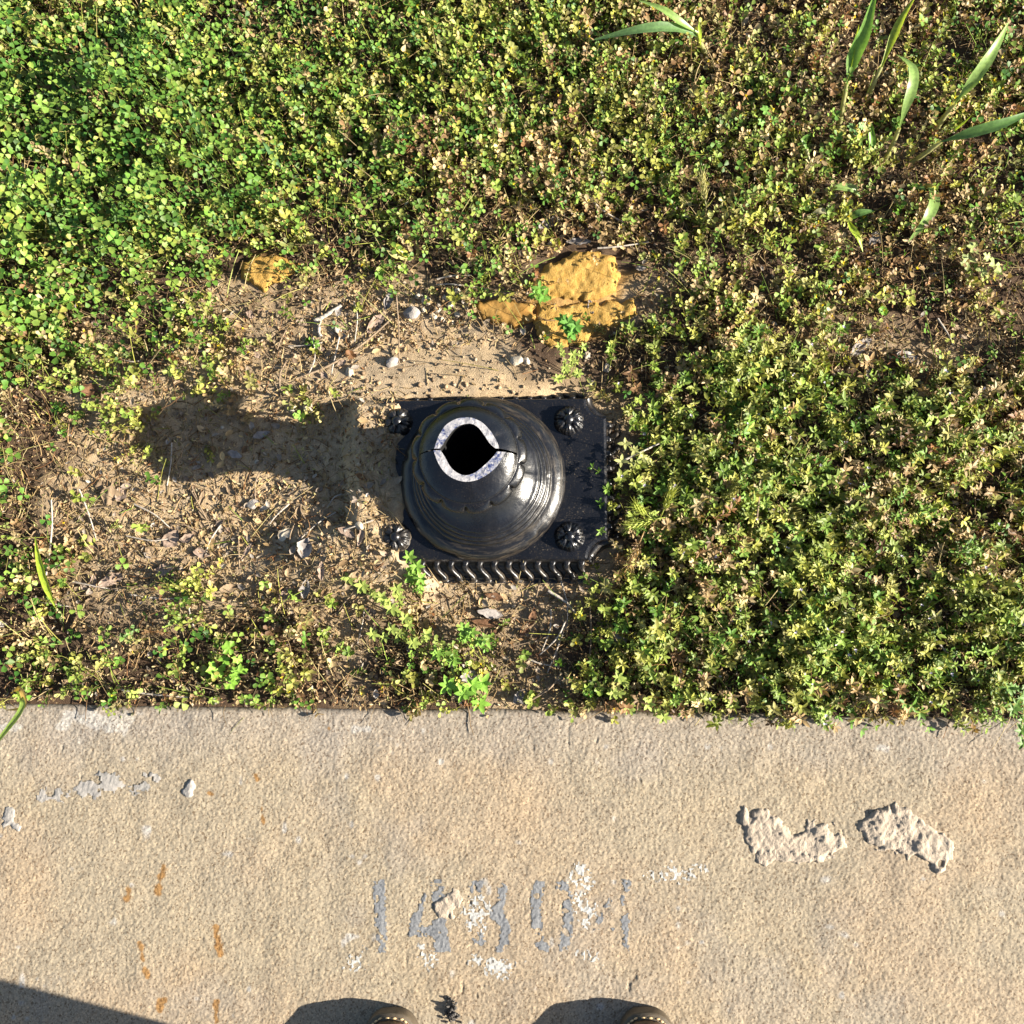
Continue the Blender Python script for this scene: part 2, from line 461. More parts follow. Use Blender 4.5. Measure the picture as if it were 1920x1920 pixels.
# ---- far ground under everything and out to the horizon
fx = np.array([-200, 200.0])
far = np_mesh('terrain', np.array([[-220, -220, -0.12], [220, -220, -0.12], [220, 220, -0.12], [-220, 220, -0.12]]), np.array([[0, 1, 2, 3]]), M_FAR)
far['kind'] = 'structure'

# ------------------------------------------------------------------ patches lying on the slab or the soil
def patch(name, polys_px, z0, hfun, thick, material, step=0.0016, edge=0.004, rough=0.004, holes=0.0, fuzz=0.0, seed=0, base=None, lumps=0.0, sink=0.002, grain=0.0, fw=0.0045, grow=0.0):
    """a crust, film or stone with the outline(s) given, following the surface below it"""
    polys = [[P2(a, b, z0) for a, b in pl] for pl in polys_px]
    allp = np.array([q for pl in polys for q in pl])
    lo, hi = allp.min(0) - 0.012, allp.max(0) + 0.012
    gx, gy = np.arange(lo[0], hi[0], step), np.arange(lo[1], hi[1], step)
    X, Y = np.meshgrid(gx, gy)
    sd = np.full(X.shape, -1.0)
    for pl in polys: sd = np.maximum(sd, sdf_poly(X, Y, pl))
    sd = sd + grow + rough * 2 * fbm(X, Y, 0.014, 3, seed)
    keep = sd > 0
    if fuzz: keep &= (vnoise(X / 0.0026, Y / 0.0026, seed + 3) + 0.5 > fuzz * smooth(fw, -0.001, sd))
    if holes: keep &= (fbm(X, Y, 0.009, 3, seed + 5) + 0.5 > holes)
    t = np.clip(sd / edge, 0, 1)
    h = thick * (1 - (1 - t) ** 2)
    if lumps: h = h * (1 + lumps * 2 * fbm(X, Y, 0.016, 3, seed + 2)) + t * (lumps * 0.5 * thick * vnoise(X / 0.0065, Y / 0.0065, seed) + grain * vnoise(X / 0.0028, Y / 0.0028, seed + 1))
    Z = hfun(X, Y) * 1.0 if base is None else np.full(X.shape, base) + 0.0
    edge_drop = np.where(t <= 0.01, -sink, 0)
    Z = Z + np.maximum(h, 0.0003) + edge_drop * (thick > 0.002)
    f = grid_faces(*X.shape)
    if thick > 0.002:
        kf = (sd > -step * 1.5)
        Z = np.where(sd <= 0, (hfun(X, Y) if base is None else base) - sink, Z)
        keep = kf
    ok = keep.ravel()[f].all(1)
    f = f[ok]
    used = np.unique(f)
    if len(used) == 0: return None
    re = np.full(X.size, -1); re[used] = np.arange(len(used))
    V = np.stack([X, Y, Z], -1).reshape(-1, 3)[used]
    c = V.mean(0)
    o = np_mesh(name, V - c, re[f], material)
    o.location = c
    return o

def on_slab(x, y): return slab_h(x, y)
# house number stencilled on the slab
num = thing('painted_number', 'faded grey stencilled house number 14304 on the concrete, flecked with white paint', 'number', P(940, 1715, SLAB_Z))
def digit(polys, label=None, **kw):
    o = patch('digit', polys, SLAB_Z, on_slab, 0.0004, M_PAINT, edge=0.001, rough=0.0009, step=0.0012, **kw)
    o.parent = num
    o.location = Vector(o.location) - Vector(num.location)
    if label: o['label'] = label
    return o
digit([[(697, 1647), (724, 1646), (728, 1787), (706, 1787)]], seed=1, holes=0.10, fuzz=0.5)
digit([[(806, 1650), (820, 1645), (834, 1648), (838, 1720), (846, 1787), (812, 1787)],
       [(796, 1671), (802, 1674), (796, 1715), (790, 1733), (826, 1735), (826, 1757), (762, 1757), (768, 1724)]], seed=4, holes=0.16, fuzz=0.6)
digit([[(877, 1660), (890, 1648), (908, 1649), (905, 1672), (895, 1682), (880, 1676)],
       [(926, 1650), (944, 1650), (955, 1664), (953, 1688), (944, 1703), (953, 1716), (960, 1740), (957, 1770), (940, 1787), (924, 1787), (936, 1760), (934, 1735), (917, 1720), (920, 1703), (932, 1690), (932, 1668)],
       [(879, 1748), (905, 1746), (912, 1765), (904, 1780), (886, 1772)]], seed=7, holes=0.18, fuzz=0.6)
digit([[(1004, 1650), (1021, 1650), (1022, 1670), (1018, 1690), (1018, 1745), (1022, 1762), (1034, 1770), (1030, 1787), (1010, 1783), (996, 1762), (993, 1700), (996, 1668)],
       [(1040, 1650), (1062, 1650), (1074, 1664), (1077, 1700), (1077, 1748), (1068, 1780), (1048, 1787), (1046, 1770), (1053, 1745), (1052, 1690), (1050, 1674), (1042, 1668)]], seed=9, holes=0.22, fuzz=0.6)
digit([[(1160, 1648), (1184, 1646), (1184, 1700), (1180, 1787), (1162, 1787), (1163, 1700)],
       [(1142, 1682), (1149, 1688), (1130, 1735), (1158, 1740), (1156, 1757), (1104, 1757), (1112, 1730)]], 'most faded digit of the number', seed=13, holes=0.40, fuzz=0.8)
for i, (poly, lab, dens) in enumerate([
        ([(1060, 1622), (1095, 1618), (1110, 1650), (1105, 1680), (1120, 1700), (1100, 1745), (1080, 1735), (1078, 1690), (1082, 1660)], 'white paint smear right of the zero of the house number', 0.75),
        ([(878, 1690), (905, 1685), (918, 1705), (900, 1730), (905, 1744), (876, 1748), (868, 1722)], 'white paint smear inside the three of the house number', 0.7),
        ([(872, 1785), (905, 1795), (945, 1798), (985, 1805), (950, 1826), (915, 1824), (880, 1806)], 'broad white paint smear below the three of the house number', 0.7),
        ([(650, 1790), (690, 1775), (695, 1812), (668, 1825), (648, 1812)], 'faint white smear below the one of the house number', 0.95),
        ([(788, 1775), (818, 1790), (812, 1818), (795, 1812)], 'small white paint fleck below the first four', 0.85),
        ([(1080, 1785), (1120, 1785), (1125, 1805), (1095, 1810)], 'small white paint fleck below the zero', 0.9),
        ([(1210, 1640), (1260, 1625), (1330, 1628), (1300, 1655), (1240, 1655)], 'faint white smear right of the last four', 0.8)]):
    o = patch('paint_smear', [poly], SLAB_Z, on_slab, 0.0003, M_WHITE, edge=0.001, rough=0.005, fuzz=dens - 0.20, holes=0.14, grow=0.003, seed=20 + i, step=0.0011, fw=0.020)
    if o: tag(o, lab, 'paint smear', 'white paint smears round the number')
for i, (polys, lab, th, m_, lump, ho) in enumerate([
        ([[(1395, 1530), (1420, 1510), (1450, 1530), (1490, 1560), (1530, 1545), (1570, 1555), (1578, 1590), (1530, 1612), (1478, 1622), (1430, 1608), (1400, 1575)]], 'wide crusty tan mortar lump on the concrete, left of the two on the right', 0.0034, M_MORTAR, 0.40, 0),
        ([[(1608, 1545), (1650, 1520), (1700, 1512), (1720, 1540), (1745, 1560), (1780, 1570), (1788, 1600), (1755, 1635), (1730, 1615), (1690, 1600), (1650, 1590), (1620, 1570)]], 'crusty tan mortar lump with a high knob at the far right of the concrete', 0.0042, M_MORTAR, 0.45, 0),
        ([[(815, 1690), (850, 1665), (872, 1680), (862, 1700), (845, 1720), (828, 1715)]], 'small tan mortar lump stuck over the first four of the house number', 0.0026, M_MORTAR, 0.3, 0),
        ([[(75, 1495), (130, 1475), (160, 1462), (200, 1452), (240, 1450), (300, 1462), (280, 1480), (220, 1480), (180, 1500), (165, 1488), (110, 1502)]], 'thin grey mortar smear across the left side of the concrete', 0.0011, M_MORTAR2, 0.3, 0.25),
        ([[(340, 1485), (352, 1474), (366, 1482), (362, 1497), (345, 1498)]], 'grey mortar fleck at the right end of the grey smear', 0.0022, M_MORTAR2, 0.3, 0),
        ([[(10, 1530), (24, 1518), (34, 1530), (28, 1548), (14, 1544)]], 'grey mortar fleck near the left edge of the concrete', 0.0021, M_MORTAR2, 0.3, 0)]):
    o = patch('mortar_lump', polys, SLAB_Z, on_slab, th, m_, edge=0.008, rough=0.008, fuzz=0.35, fw=0.008, grow=0.0025, holes=ho, seed=31 + i * 2, lumps=lump, grain=0.0018 if th > 0.003 else 0.0006)
    if o: tag(o, lab, 'mortar lump', 'mortar lumps stuck to the concrete')

# ------------------------------------------------------------------ ochre stones
def on_soil(x, y): return soil_z(x, y)
for i, (poly, th, m_, lab, lump, ed) in enumerate([
        ([(446, 486), (490, 474), (530, 478), (562, 490), (560, 508), (535, 516), (520, 528), (506, 532), (498, 552), (474, 538), (448, 522)], 0.008, M_OCHRE, 'small ochre stone at the left edge of the bare soil, beside clover', 0.12, 0.007),
        ([(1003, 520), (1030, 492), (1075, 470), (1118, 468), (1152, 482), (1160, 515), (1156, 545), (1120, 560), (1060, 562), (1010, 556), (992, 540)], 0.012, M_OCHRE, 'big raised ochre stone with a grainy top above the broken post', 0.10, 0.012),
        ([(888, 575), (915, 558), (960, 560), (1000, 566), (1004, 596), (965, 612), (925, 606), (895, 594)], 0.008, M_OCHRE_SMOOTH, 'smooth brownish ochre stone lying left of the big ochre stone', 0.04, 0.008),
        ([(1010, 570), (1070, 566), (1130, 562), (1190, 560), (1200, 590), (1160, 610), (1110, 620), (1090, 645), (1040, 650), (1005, 630), (1002, 600)], 0.006, M_OCHRE, 'low flat ochre slab below the big ochre stone, half under weeds', 0.15, 0.010)]):
    o = patch('stone', [poly], 0.008, on_soil, th, m_, step=0.0022, edge=ed, rough=0.004, seed=45 + 3 * i, lumps=lump, sink=0.006, grain=0.0014 if m_ is M_OCHRE else 0.0008)
    tag(o, lab, 'stone', 'ochre stones')

# ------------------------------------------------------------------ the broken post
post = thing('broken_post', 'black cast post stump with broken pale rim on a flower studded base plate', 'post base', (0, 0, 0))
def plate_outline(hx, hy, notch, n=5):
    pts = []
    for sx, sy, flip in ((1, 1, 0), (-1, 1, 1), (-1, -1, 0), (1, -1, 1)):
        arc = []
        for j in range(n + 1):
            a = j / n * math.pi / 2
            arc.append((sx * (hx - notch * math.cos(a) * 1.0), sy * (hy - notch * math.sin(a) * 1.0)))
        # concave corner, centred on the corner itself
        arc = [(sx * hx - sx * notch * math.sin(j / n * math.pi / 2), sy * hy - sy * notch * math.cos(j / n * math.pi / 2)) for j in range(n + 1)]
        if flip: arc = arc[::-1]
        pts += arc
    return pts
bm = bmesh.new()
ol = plate_outline(PL_HX, PL_HY, 0.026)
def loft(bm, rings, cap_top=True, cap_bot=False, closed=True):
    vs = [[bm.verts.new(p) for p in r] for r in rings]
    n = len(vs[0])
    for a, b in zip(vs, vs[1:]):
        for i in range(n if closed else n - 1):
            bm.faces.new((a[i], a[(i + 1) % n], b[(i + 1) % n], b[i]))
    if cap_top: bm.faces.new(vs[-1])
    if cap_bot: bm.faces.new(vs[0][::-1])
    return vs
def scaled(ol, d, z):
    return [(x - math.copysign(d, x), y - math.copysign(d, y), z) for x, y in ol]
loft(bm, [scaled(ol, 0, -0.01), scaled(ol, 0, PL_Z - 0.004), scaled(ol, 0.0012, PL_Z - 0.001), scaled(ol, 0.004, PL_Z)])
bm_obj('base_plate', bm, M_PLATE, post, False)

# scrolled skirt along each side
def skirt(length, along, outward, z_top, z_bot, width, n, seed):
    nu, nv = n * 22, 16
    u = np.linspace(-length / 2, length / 2, nu); v = np.linspace(0, 1, nv)
    U, V = np.meshgrid(u, v)
    ph = U / (length / n)
    s = 0.28 * np.sin(V * 2 * math.pi * 0.95)
    w_ = np.cos((ph + s) * 2 * math.pi)
    rdg = smooth(-0.25, 0.75, w_)
    env = smooth(0.0, 0.16, V) * smooth(1.0, 0.86, V)
    rim_ = smooth(0.2, 0.0, V) * 0.6 + smooth(0.86, 0.98, V) * 0.55
    prof_ = np.maximum(rdg * env, rim_)
    out = width * V - 0.003 + prof_ * 0.004
    zz = z_top + (z_bot - z_top) * V ** 0.85 + (prof_ - 0.55) * 0.0085
    prof_ = prof_ * (0.88 + 0.5 * vnoise(np.round(ph) * 1.7 + seed, V * 3, 5))
    A = np.array(along); B = np.array(outward)
    pts = A[None, None] * U[..., None] + B[None, None] * out[..., None]
    return pts, zz, grid_faces(nv, nu)
for (al, ou, off, ln, nn, wd) in (((1, 0), (0, -1), PL_HY, 2 * (PL_HX - 0.030), 14, 0.029), ((0, 1), (1, 0), PL_HX, 2 * (PL_HY - 0.030), 8, 0.021),
                              ((-1, 0), (0, 1), PL_HY, 2 * (PL_HX - 0.030), 14, 0.014), ((0, -1), (-1, 0), PL_HX, 2 * (PL_HY - 0.030), 6, 0.022)):
    pts, zz, f = skirt(ln, al, ou, PL_Z - 0.0065, 0.001, wd, nn, 0)
    pts = pts + np.array(ou)[None, None] * off
    V = np.concatenate([pts, zz[..., None]], -1).reshape(-1, 3)
    np_mesh('scroll_trim', V, f, M_TRIM, parent=post)
# quarter round trims filling the notched corners
for sx in (1, -1):
    for sy in (1, -1):
        bm = bmesh.new()
        rings = []
        for kk in range(7):
            a = kk / 6 * math.pi / 2
            rr = 0.0245
            ring = []
            for j in range(9):
                b = j / 8 * math.pi
                wob = 1 + 0.1 * math.cos(kk * 2.1)
                ring.append(((PL_HX - sx * 0 - (rr + 0.000) * math.sin(a) + 0.0065 * math.cos(b)) * sx,
                             (PL_HY - rr * math.cos(a) + 0.0065 * math.cos(b)) * sy, 0.006 + 0.015 * math.sin(b) * wob))
            rings.append(ring)
        loft(bm, rings, False, False, closed=False)
        bm_obj('corner_trim', bm, M_TRIM, post)

# rosettes
for sx in (1, -1):
    for sy in (1, -1):
        c = (sx * 0.113, sy * 0.0765, PL_Z - 0.0005)
        nr, na = 14, 96
        rr = np.linspace(0, 1, nr); an = np.linspace(0, 2 * math.pi, na, endpoint=False)
        RR, AN = np.meshgrid(rr, an, indexing='ij')
        ph_ = 0.4 + sx * 0.9 + sy * 0.37
        lobes = np.abs(np.cos(AN * 3.0 + ph_)) ** 0.6 * (0.85 + 0.4 * vnoise(AN * 1.1, AN * 0 + sx * 3.3 + sy, 4))
        rad = 0.0205 * RR * (1 - 0.10 * (1 - lobes) ** 2 * smooth(0.5, 1, RR))
        cup = 0.0105 * np.sin(np.clip(RR * 0.82 + 0.18, 0, 1) * math.pi) ** 0.6 * (0.45 + 0.55 * lobes) + 0.0035 * smooth(1.0, 0.7, RR)
        ribs = 0.0012 * np.cos(AN * 21) * smooth(0.4, 0.9, RR) * smooth(1.0, 0.9, RR)
        zz = cup + ribs
        V = np.stack([c[0] + rad * np.cos(AN), c[1] + rad * np.sin(AN), c[2] + zz], -1).reshape(-1, 3)
        i = np.arange(nr * na).reshape(nr, na)
        f = np.stack([i[:-1].ravel(), i[1:].ravel(), np.roll(i, -1, 1)[1:].ravel(), np.roll(i, -1, 1)[:-1].ravel()], -1)
        ro = np_mesh('rosette', V, f, M_ROSE_DIRTY if sx < 0 else M_PLATE, parent=post)
        bm = bmesh.new()
        rings = []
        for j in range(7):
            a = j / 6 * math.pi / 2
            rings.append([(c[0] + 0.0078 * math.cos(a) * math.cos(t) + 1e-5, c[1] + 0.0078 * math.cos(a) * math.sin(t), c[2] + 0.0085 + 0.0075 * math.sin(a)) for t in np.linspace(0, 2 * math.pi, 20, endpoint=False)])
        loft(bm, rings, False)
        bm_obj('button', bm, M_BLACK, ro)

# pedestal: turned foot with ring mouldings up to the neck
def lathe_np(prof, na=192, wob=None, seam=0.0):
    an = np.linspace(0, 2 * math.pi, na, endpoint=False)
    pr = np.array(prof)
    Rr = np.repeat(pr[:, :1], na, 1); Zz = np.repeat(pr[:, 1:2], na, 1)
    AN = np.repeat(an[None], len(pr), 0)
    if wob is not None: Rr, Zz = wob(Rr, Zz, AN)
    V = np.stack([Rr * np.cos(AN), Rr * np.sin(AN), Zz], -1).reshape(-1, 3)
    i = np.arange(len(pr) * na).reshape(len(pr), na)
    f = np.stack([i[:-1].ravel(), np.roll(i, -1, 1)[:-1].ravel(), np.roll(i, -1, 1)[1:].ravel(), i[1:].ravel()], -1)
    return V, f
prof = [(0.1085, 0.0285), (0.1085, 0.0330), (0.1072, 0.0375), (0.1045, 0.0415), (0.1005, 0.0450), (0.0965, 0.0474), (0.0930, 0.0488), (0.0910, 0.0492), (0.0902, 0.0496), (0.0900, 0.0506), (0.0900, 0.0535), (0.0893, 0.0558), (0.0878, 0.0574),
        (0.0862, 0.0578), (0.0855, 0.0580), (0.0852, 0.0590), (0.0852, 0.0612), (0.0844, 0.0634), (0.0830, 0.0648), (0.0816, 0.0652), (0.0809, 0.0653), (0.0806, 0.0662), (0.0806, 0.0676), (0.0798, 0.0692), (0.0782, 0.0704), (0.0768, 0.0707), (0.0760, 0.0707), (0.0756, 0.0716),
        (0.0750, 0.0728), (0.0735, 0.0740), (0.0715, 0.0746), (0.0690, 0.0756), (0.064, 0.0790), (0.057, 0.0848), (0.050, 0.0925), (0.0440, 0.1015), (0.0390, 0.1125), (0.0355, 0.1245), (0.0335, 0.1350), (0.0335, 0.1430), (0.0350, 0.1490), (0.038, 0.1530)]
PK = np.array([(-0.0035, 0.0035)])
def lean(V):
    """the stump leans a touch from the ring mouldings upward"""
    t = smooth(0.07, 0.17, V[:, 2:3])
    V = V.copy(); V[:, :2] += PK * t
    return V
def worn(Rr, Zz, AN):
    k_ = smooth(0.030, 0.036, Zz) * smooth(0.12, 0.09, Zz)
    e = 0.0016 * fbm(AN * 2.2 + 7, Zz * 60, 1.0, 3, 3) + 0.0007 * vnoise(AN * 9, Zz * 300, 6)
    ch = -0.004 * smooth(0.30, 0.45, vnoise(AN * 6, Zz * 90, 9)) * smooth(0.050, 0.036, Zz)
    return Rr + (e + ch) * k_, Zz + 0.0008 * fbm(AN * 3, Zz * 40, 1.0, 2, 8) * k_
V, f = lathe_np(prof, 256, worn)
V = lean(V)
np_mesh('pedestal', V, f, M_BLACK_DUSTY, parent=post)

# bulb with its lobed collar; the lobes follow the rim of the shade-like flare
NL = 13
def lobes(Rr, Zz, AN):
    ph = (AN / (2 * math.pi) * NL + 0.35) % 1.0
    l = np.clip(np.sin(ph * math.pi) * 4.2, 0, 1) ** 0.6 * (0.50 + 0.50 * np.sin(ph * math.pi) ** 0.7)
    band = smooth(0.0590, 0.0645, Rr) * smooth(0.171, 0.179, Zz)
    Rr = Rr * (1 - band * 0.085 * (1 - l))
    Zz = Zz - band * 0.0035 * (1 - l)
    Rr = Rr + 0.0008 * fbm(AN * 2.5, Zz * 80, 1.0, 3, 5)
    return Rr, Zz
prof = [(0.037, 0.1525), (0.041, 0.157), (0.047, 0.163), (0.054, 0.1695), (0.060, 0.1745), (0.0645, 0.1785), (0.0668, 0.1812), (0.0674, 0.1830), (0.0672, 0.1846), (0.0660, 0.1864), (0.0640, 0.1882), (0.0615, 0.1898), (0.0592, 0.1908),
        (0.0575, 0.1913), (0.0568, 0.1913), (0.0566, 0.1918), (0.0558, 0.1926)]
V, f = lathe_np(prof, 520, lobes)
V = lean(V)
np_mesh('lobed_collar', V, f, M_BLACK, parent=post)

# crown above the collar: two cast halves, broken off unevenly, meeting at an open seam
ZR = 0.205
def pix_ang(pts):
    w_ = [P2(a, b, ZR) for a, b in pts]
    return w_
out_u = [(936, 841), (933, 829), (920, 808), (905, 792), (886, 783), (868, 782), (850, 787), (833, 799), (821, 820), (814, 841)]
in_u = [(929, 841), (919, 833), (908, 816), (898, 802), (885, 794), (868, 795), (853, 803), (840, 818), (831, 833), (825, 841)]
out_l = [(813, 844), (818, 862), (828, 880), (840, 892), (856, 900), (874, 904), (892, 901), (912, 891), (932, 875), (948, 847)]
in_l = [(826, 844), (834, 856), (843, 874), (853, 884), (867, 891), (880, 891), (894, 884), (908, 872), (922, 859), (932, 846)]
def resample(pts, n):
    p = np.array(pts, float); s = np.concatenate([[0], np.cumsum(np.hypot(*np.diff(p, axis=0).T))])
    t = np.linspace(0, s[-1], n)
    return np.stack([np.interp(t, s, p[:, 0]), np.interp(t, s, p[:, 1])], -1)
def smooth_poly(pts, n):
    p = resample(pts, n)
    for _ in range(4):
        q = p.copy(); q[1:-1] = 0.25 * p[:-2] + 0.5 * p[1:-1] + 0.25 * p[2:]; p = q
    return p
NS = 48
for half, (po, pi, a0, a1) in enumerate(((out_u, in_u, 0.018, math.pi - 0.012), (out_l, in_l, math.pi + 0.004, 2 * math.pi - 0.03))):
    o_ = smooth_poly(pix_ang(po), NS); i_ = smooth_poly(pix_ang(pi), NS)
    an = np.linspace(a0, a1, NS)
    ztop = ZR + 0.0016 * np.array([vnoise(k_ * 0.31, half * 3.7, 4) for k_ in range(NS)]) + (0.0 if half == 0 else -0.0015)
    rings = []
    m_ = 9
    for j in range(m_):
        t = j / (m_ - 1)
        c_ = np.stack([0.0558 * np.cos(an), 0.0558 * np.sin(an)], -1) + PK
        q = t ** 0.95
        bul = 0.0015 * math.sin(t * math.pi) ** 1.0
        xy = c_ * (1 - q) + o_ * q + bul * np.stack([np.cos(an), np.sin(an)], -1)
        zz = 0.1923 + (ztop - 0.1923) * (t ** 0.85)
        rings.append(np.concatenate([xy, zz[:, None]], 1))
    V = np.concatenate(rings); f = grid_faces(m_, NS)
    np_mesh('crown_half', V, f, M_BLACK, parent=post)
    # fractured edge
    rr = []
    for j in range(7):
        t = j / 6
        xy = o_ * (1 - t) + i_ * t
        jag = np.array([vnoise(k_ * 0.8, j * 0.9 + half * 5, 6) for k_ in range(NS)]) * 0.0012
        zz = ztop + 0.0002 + (jag if 0 < j < 6 else 0)
        rr.append(np.concatenate([xy, zz[:, None]], 1))
    np_mesh('broken_edge', np.concatenate(rr), grid_faces(7, NS), M_RIM, parent=post)
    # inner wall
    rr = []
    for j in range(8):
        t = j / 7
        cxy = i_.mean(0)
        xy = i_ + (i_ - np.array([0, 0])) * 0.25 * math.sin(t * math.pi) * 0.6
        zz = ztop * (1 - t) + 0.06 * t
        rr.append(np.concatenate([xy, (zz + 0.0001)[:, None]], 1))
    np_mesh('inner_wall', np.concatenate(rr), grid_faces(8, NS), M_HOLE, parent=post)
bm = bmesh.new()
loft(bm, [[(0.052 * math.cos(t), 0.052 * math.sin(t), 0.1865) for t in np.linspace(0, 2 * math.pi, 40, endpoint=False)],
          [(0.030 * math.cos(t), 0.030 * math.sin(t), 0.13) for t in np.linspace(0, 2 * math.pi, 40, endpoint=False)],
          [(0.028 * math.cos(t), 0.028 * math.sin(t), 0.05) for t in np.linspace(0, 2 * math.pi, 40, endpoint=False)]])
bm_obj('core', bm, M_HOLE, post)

# ------------------------------------------------------------------ vegetation builders
LEAF_OB = (np.array([[0, 0, 0], [-.30, .42, .05], [0, .42, -.03], [.30, .42, .05], [-.40, .78, .07], [0, .80, -.04], [.40, .78, .07], [0, 1.0, -.02]]),
           np.array([[0, 2, 1], [0, 3, 2], [1, 2, 5], [1, 5, 4], [2, 3, 6], [2, 6, 5], [4, 5, 7], [5, 6, 7]]))
LEAF_LA = (np.array([[0, 0, 0], [-.15, .35, .05], [0, .35, -.01], [.15, .35, .05], [-.12, .70, .03], [0, .70, -.03], [.12, .70, .03], [0, 1.0, -.10]]), LEAF_OB[1])
LEAF_DRY = (np.array([[0, 0, 0], [-.20, .35, .16], [0, .35, -.02], [.22, .35, .10], [-.16, .70, .20], [0, .70, .05], [.22, .70, .22], [0.05, 1.0, .24]]), LEAF_OB[1])
def norm(v): return v / (np.linalg.norm(v, axis=-1, keepdims=True) + 1e-9)
class Bag:
    def __init__(s): s.v, s.f, s.c, s.n = [], [], [], 0
    def raw(s, V, F, C):
        s.v.append(V); s.f.append(F + s.n); s.c.append(C); s.n += len(V)
    def leaves(s, tpl, pos, d, nrm, size, col, wscale=1.0):
        tv, tf = tpl
        d = norm(d); x = norm(np.cross(d, nrm)); z = np.cross(x, d)
        n = len(pos)
        V = pos[:, None] + size[:, None, None] * (tv[None, :, 0:1] * wscale * x[:, None] + tv[None, :, 1:2] * d[:, None] + tv[None, :, 2:3] * z[:, None])
        F = tf[None] + (np.arange(n) * len(tv))[:, None, None]
        s.raw(V.reshape(-1, 3), F.reshape(-1, 3), np.repeat(col, len(tv), 0))
    def stems(s, pts, rad, col):
        """pts (n,k,3), rad (n,) -> three sided tapering tubes"""
        n, k, _ = pts.shape
        t = norm(np.gradient(pts, axis=1))
        a = norm(np.cross(t, np.array([0.31, 0.2, 0.93]))); b = np.cross(t, a)
        tp = np.linspace(1.0, 0.55, k)[None, :, None] * rad[:, None, None]
        ring = []
        for q in range(3):
            th = q * 2.0944
            ring.append(pts + tp * (math.cos(th) * a + math.sin(th) * b))
        V = np.stack(ring, 2)                       # n,k,3,3
        idx = np.arange(n * k * 3).reshape(n, k, 3)
        A = idx[:, :-1]; B = idx[:, 1:]
        fs = []
        for q in range(3):
            r = (q + 1) % 3
            fs.append(np.stack([A[..., q], A[..., r], B[..., r]], -1).reshape(-1, 3))
            fs.append(np.stack([A[..., q], B[..., r], B[..., q]], -1).reshape(-1, 3))
        s.raw(V.reshape(-1, 3), np.concatenate(fs), np.repeat(col, k * 3, 0))
    def build(s, name, m, parent=None, loc=None):
        V = np.concatenate(s.v); F = np.concatenate(s.f); C = np.concatenate(s.c)
        if loc is not None: V = V - np.array(loc)
        o = np_mesh(name, V, F, m, C, parent=parent)
        if loc is not None and parent is None: o.location = loc
        return o

PLATE_LIM = -0.110
def blocked(x, y, pad=0.0):
    """where nothing can root: the slab, the post and its plate"""
    return (y - edge_y(x) < 0.001) | ((x > PLATE_LIM - pad) & (x < PL_HX + 0.008 + pad) & (y < PL_HY + pad) & (y > -PL_HY - 0.024 - pad)) | (np.hypot(x, y) < 0.115)
VX0, VX1, VY1 = -1.10, 1.25, 1.05
def VEG_KEEP(px, py, x, y):
    k_ = 1 - 0.9 * smooth(1.15, 0.75, np.hypot((px - 905) / 340, (py - 700) / 62) + 0.5 * fbm(x, y, 0.05, 2, 4))
    return k_
def scatter(mp, per_m2, power=1.0, clump=0.35, cs=0.05, seed=0, free=False):
    y0 = min(E0.y, E1.y)
    n = int((VX1 - VX0) * (VY1 - y0) * per_m2)
    x = rng.uniform(VX0, VX1, n); y = rng.uniform(y0, VY1, n)
    px, py = to_px(x, y)
    d = sample(mp, px, py) ** power
    d = d * (1 + clump * 2 * fbm(x, y, cs, 3, seed) + clump * 1.5 * fbm(x, y, 0.17, 2, seed + 1)) * (1 if free else VEG_KEEP(px, py, x, y))
    fade = np.where((px < -250) | (px > 2250) | (py < -250), 0.5, 1.0)
    keep = (rng.random(n) < d * fade) & ~blocked(x, y)
    # keep the ochre stones mostly free
    och = (np.hypot((px - 1100) / 112, (py - 518) / 62) < 1) | (np.hypot((px - 500) / 66, (py - 508) / 40) < 1) | (np.hypot((px - 1095) / 112, (py - 600) / 48) < 1.0) & (rng.random(n) < 0.85) | (np.hypot((px - 945) / 55, (py - 585) / 24) < 1)
    keep &= ~och
    x, y = x[keep], y[keep]
    return x, y, soil_z(x, y), px[keep], py[keep]
def hsvish(n, stops, wts, jit=0.18):
    stops = np.array(stops); i = rng.choice(len(stops), n, p=np.array(wts) / sum(wts))
    j = rng.choice(len(stops), n, p=np.array(wts) / sum(wts))
    t = rng.random(n)[:, None] * 0.5
    c = stops[i] * (1 - t) + stops[j] * t
    return c * (1 + jit * rng.normal(size=(n, 1))).clip(0.45, 1.7)
G_DEEP, G_MID, G_LIGHT, G_YEL = (0.036, 0.105, 0.016), (0.092, 0.190, 0.028), (0.180, 0.262, 0.047), (0.305, 0.308, 0.066)
T_TAN, T_STRAW, T_BROWN, T_RUST = (0.335, 0.235, 0.118), (0.43, 0.34, 0.185), (0.14, 0.08, 0.04), (0.22, 0.105, 0.045)
SUNL = np.array([0.6, -0.1, 0.8])

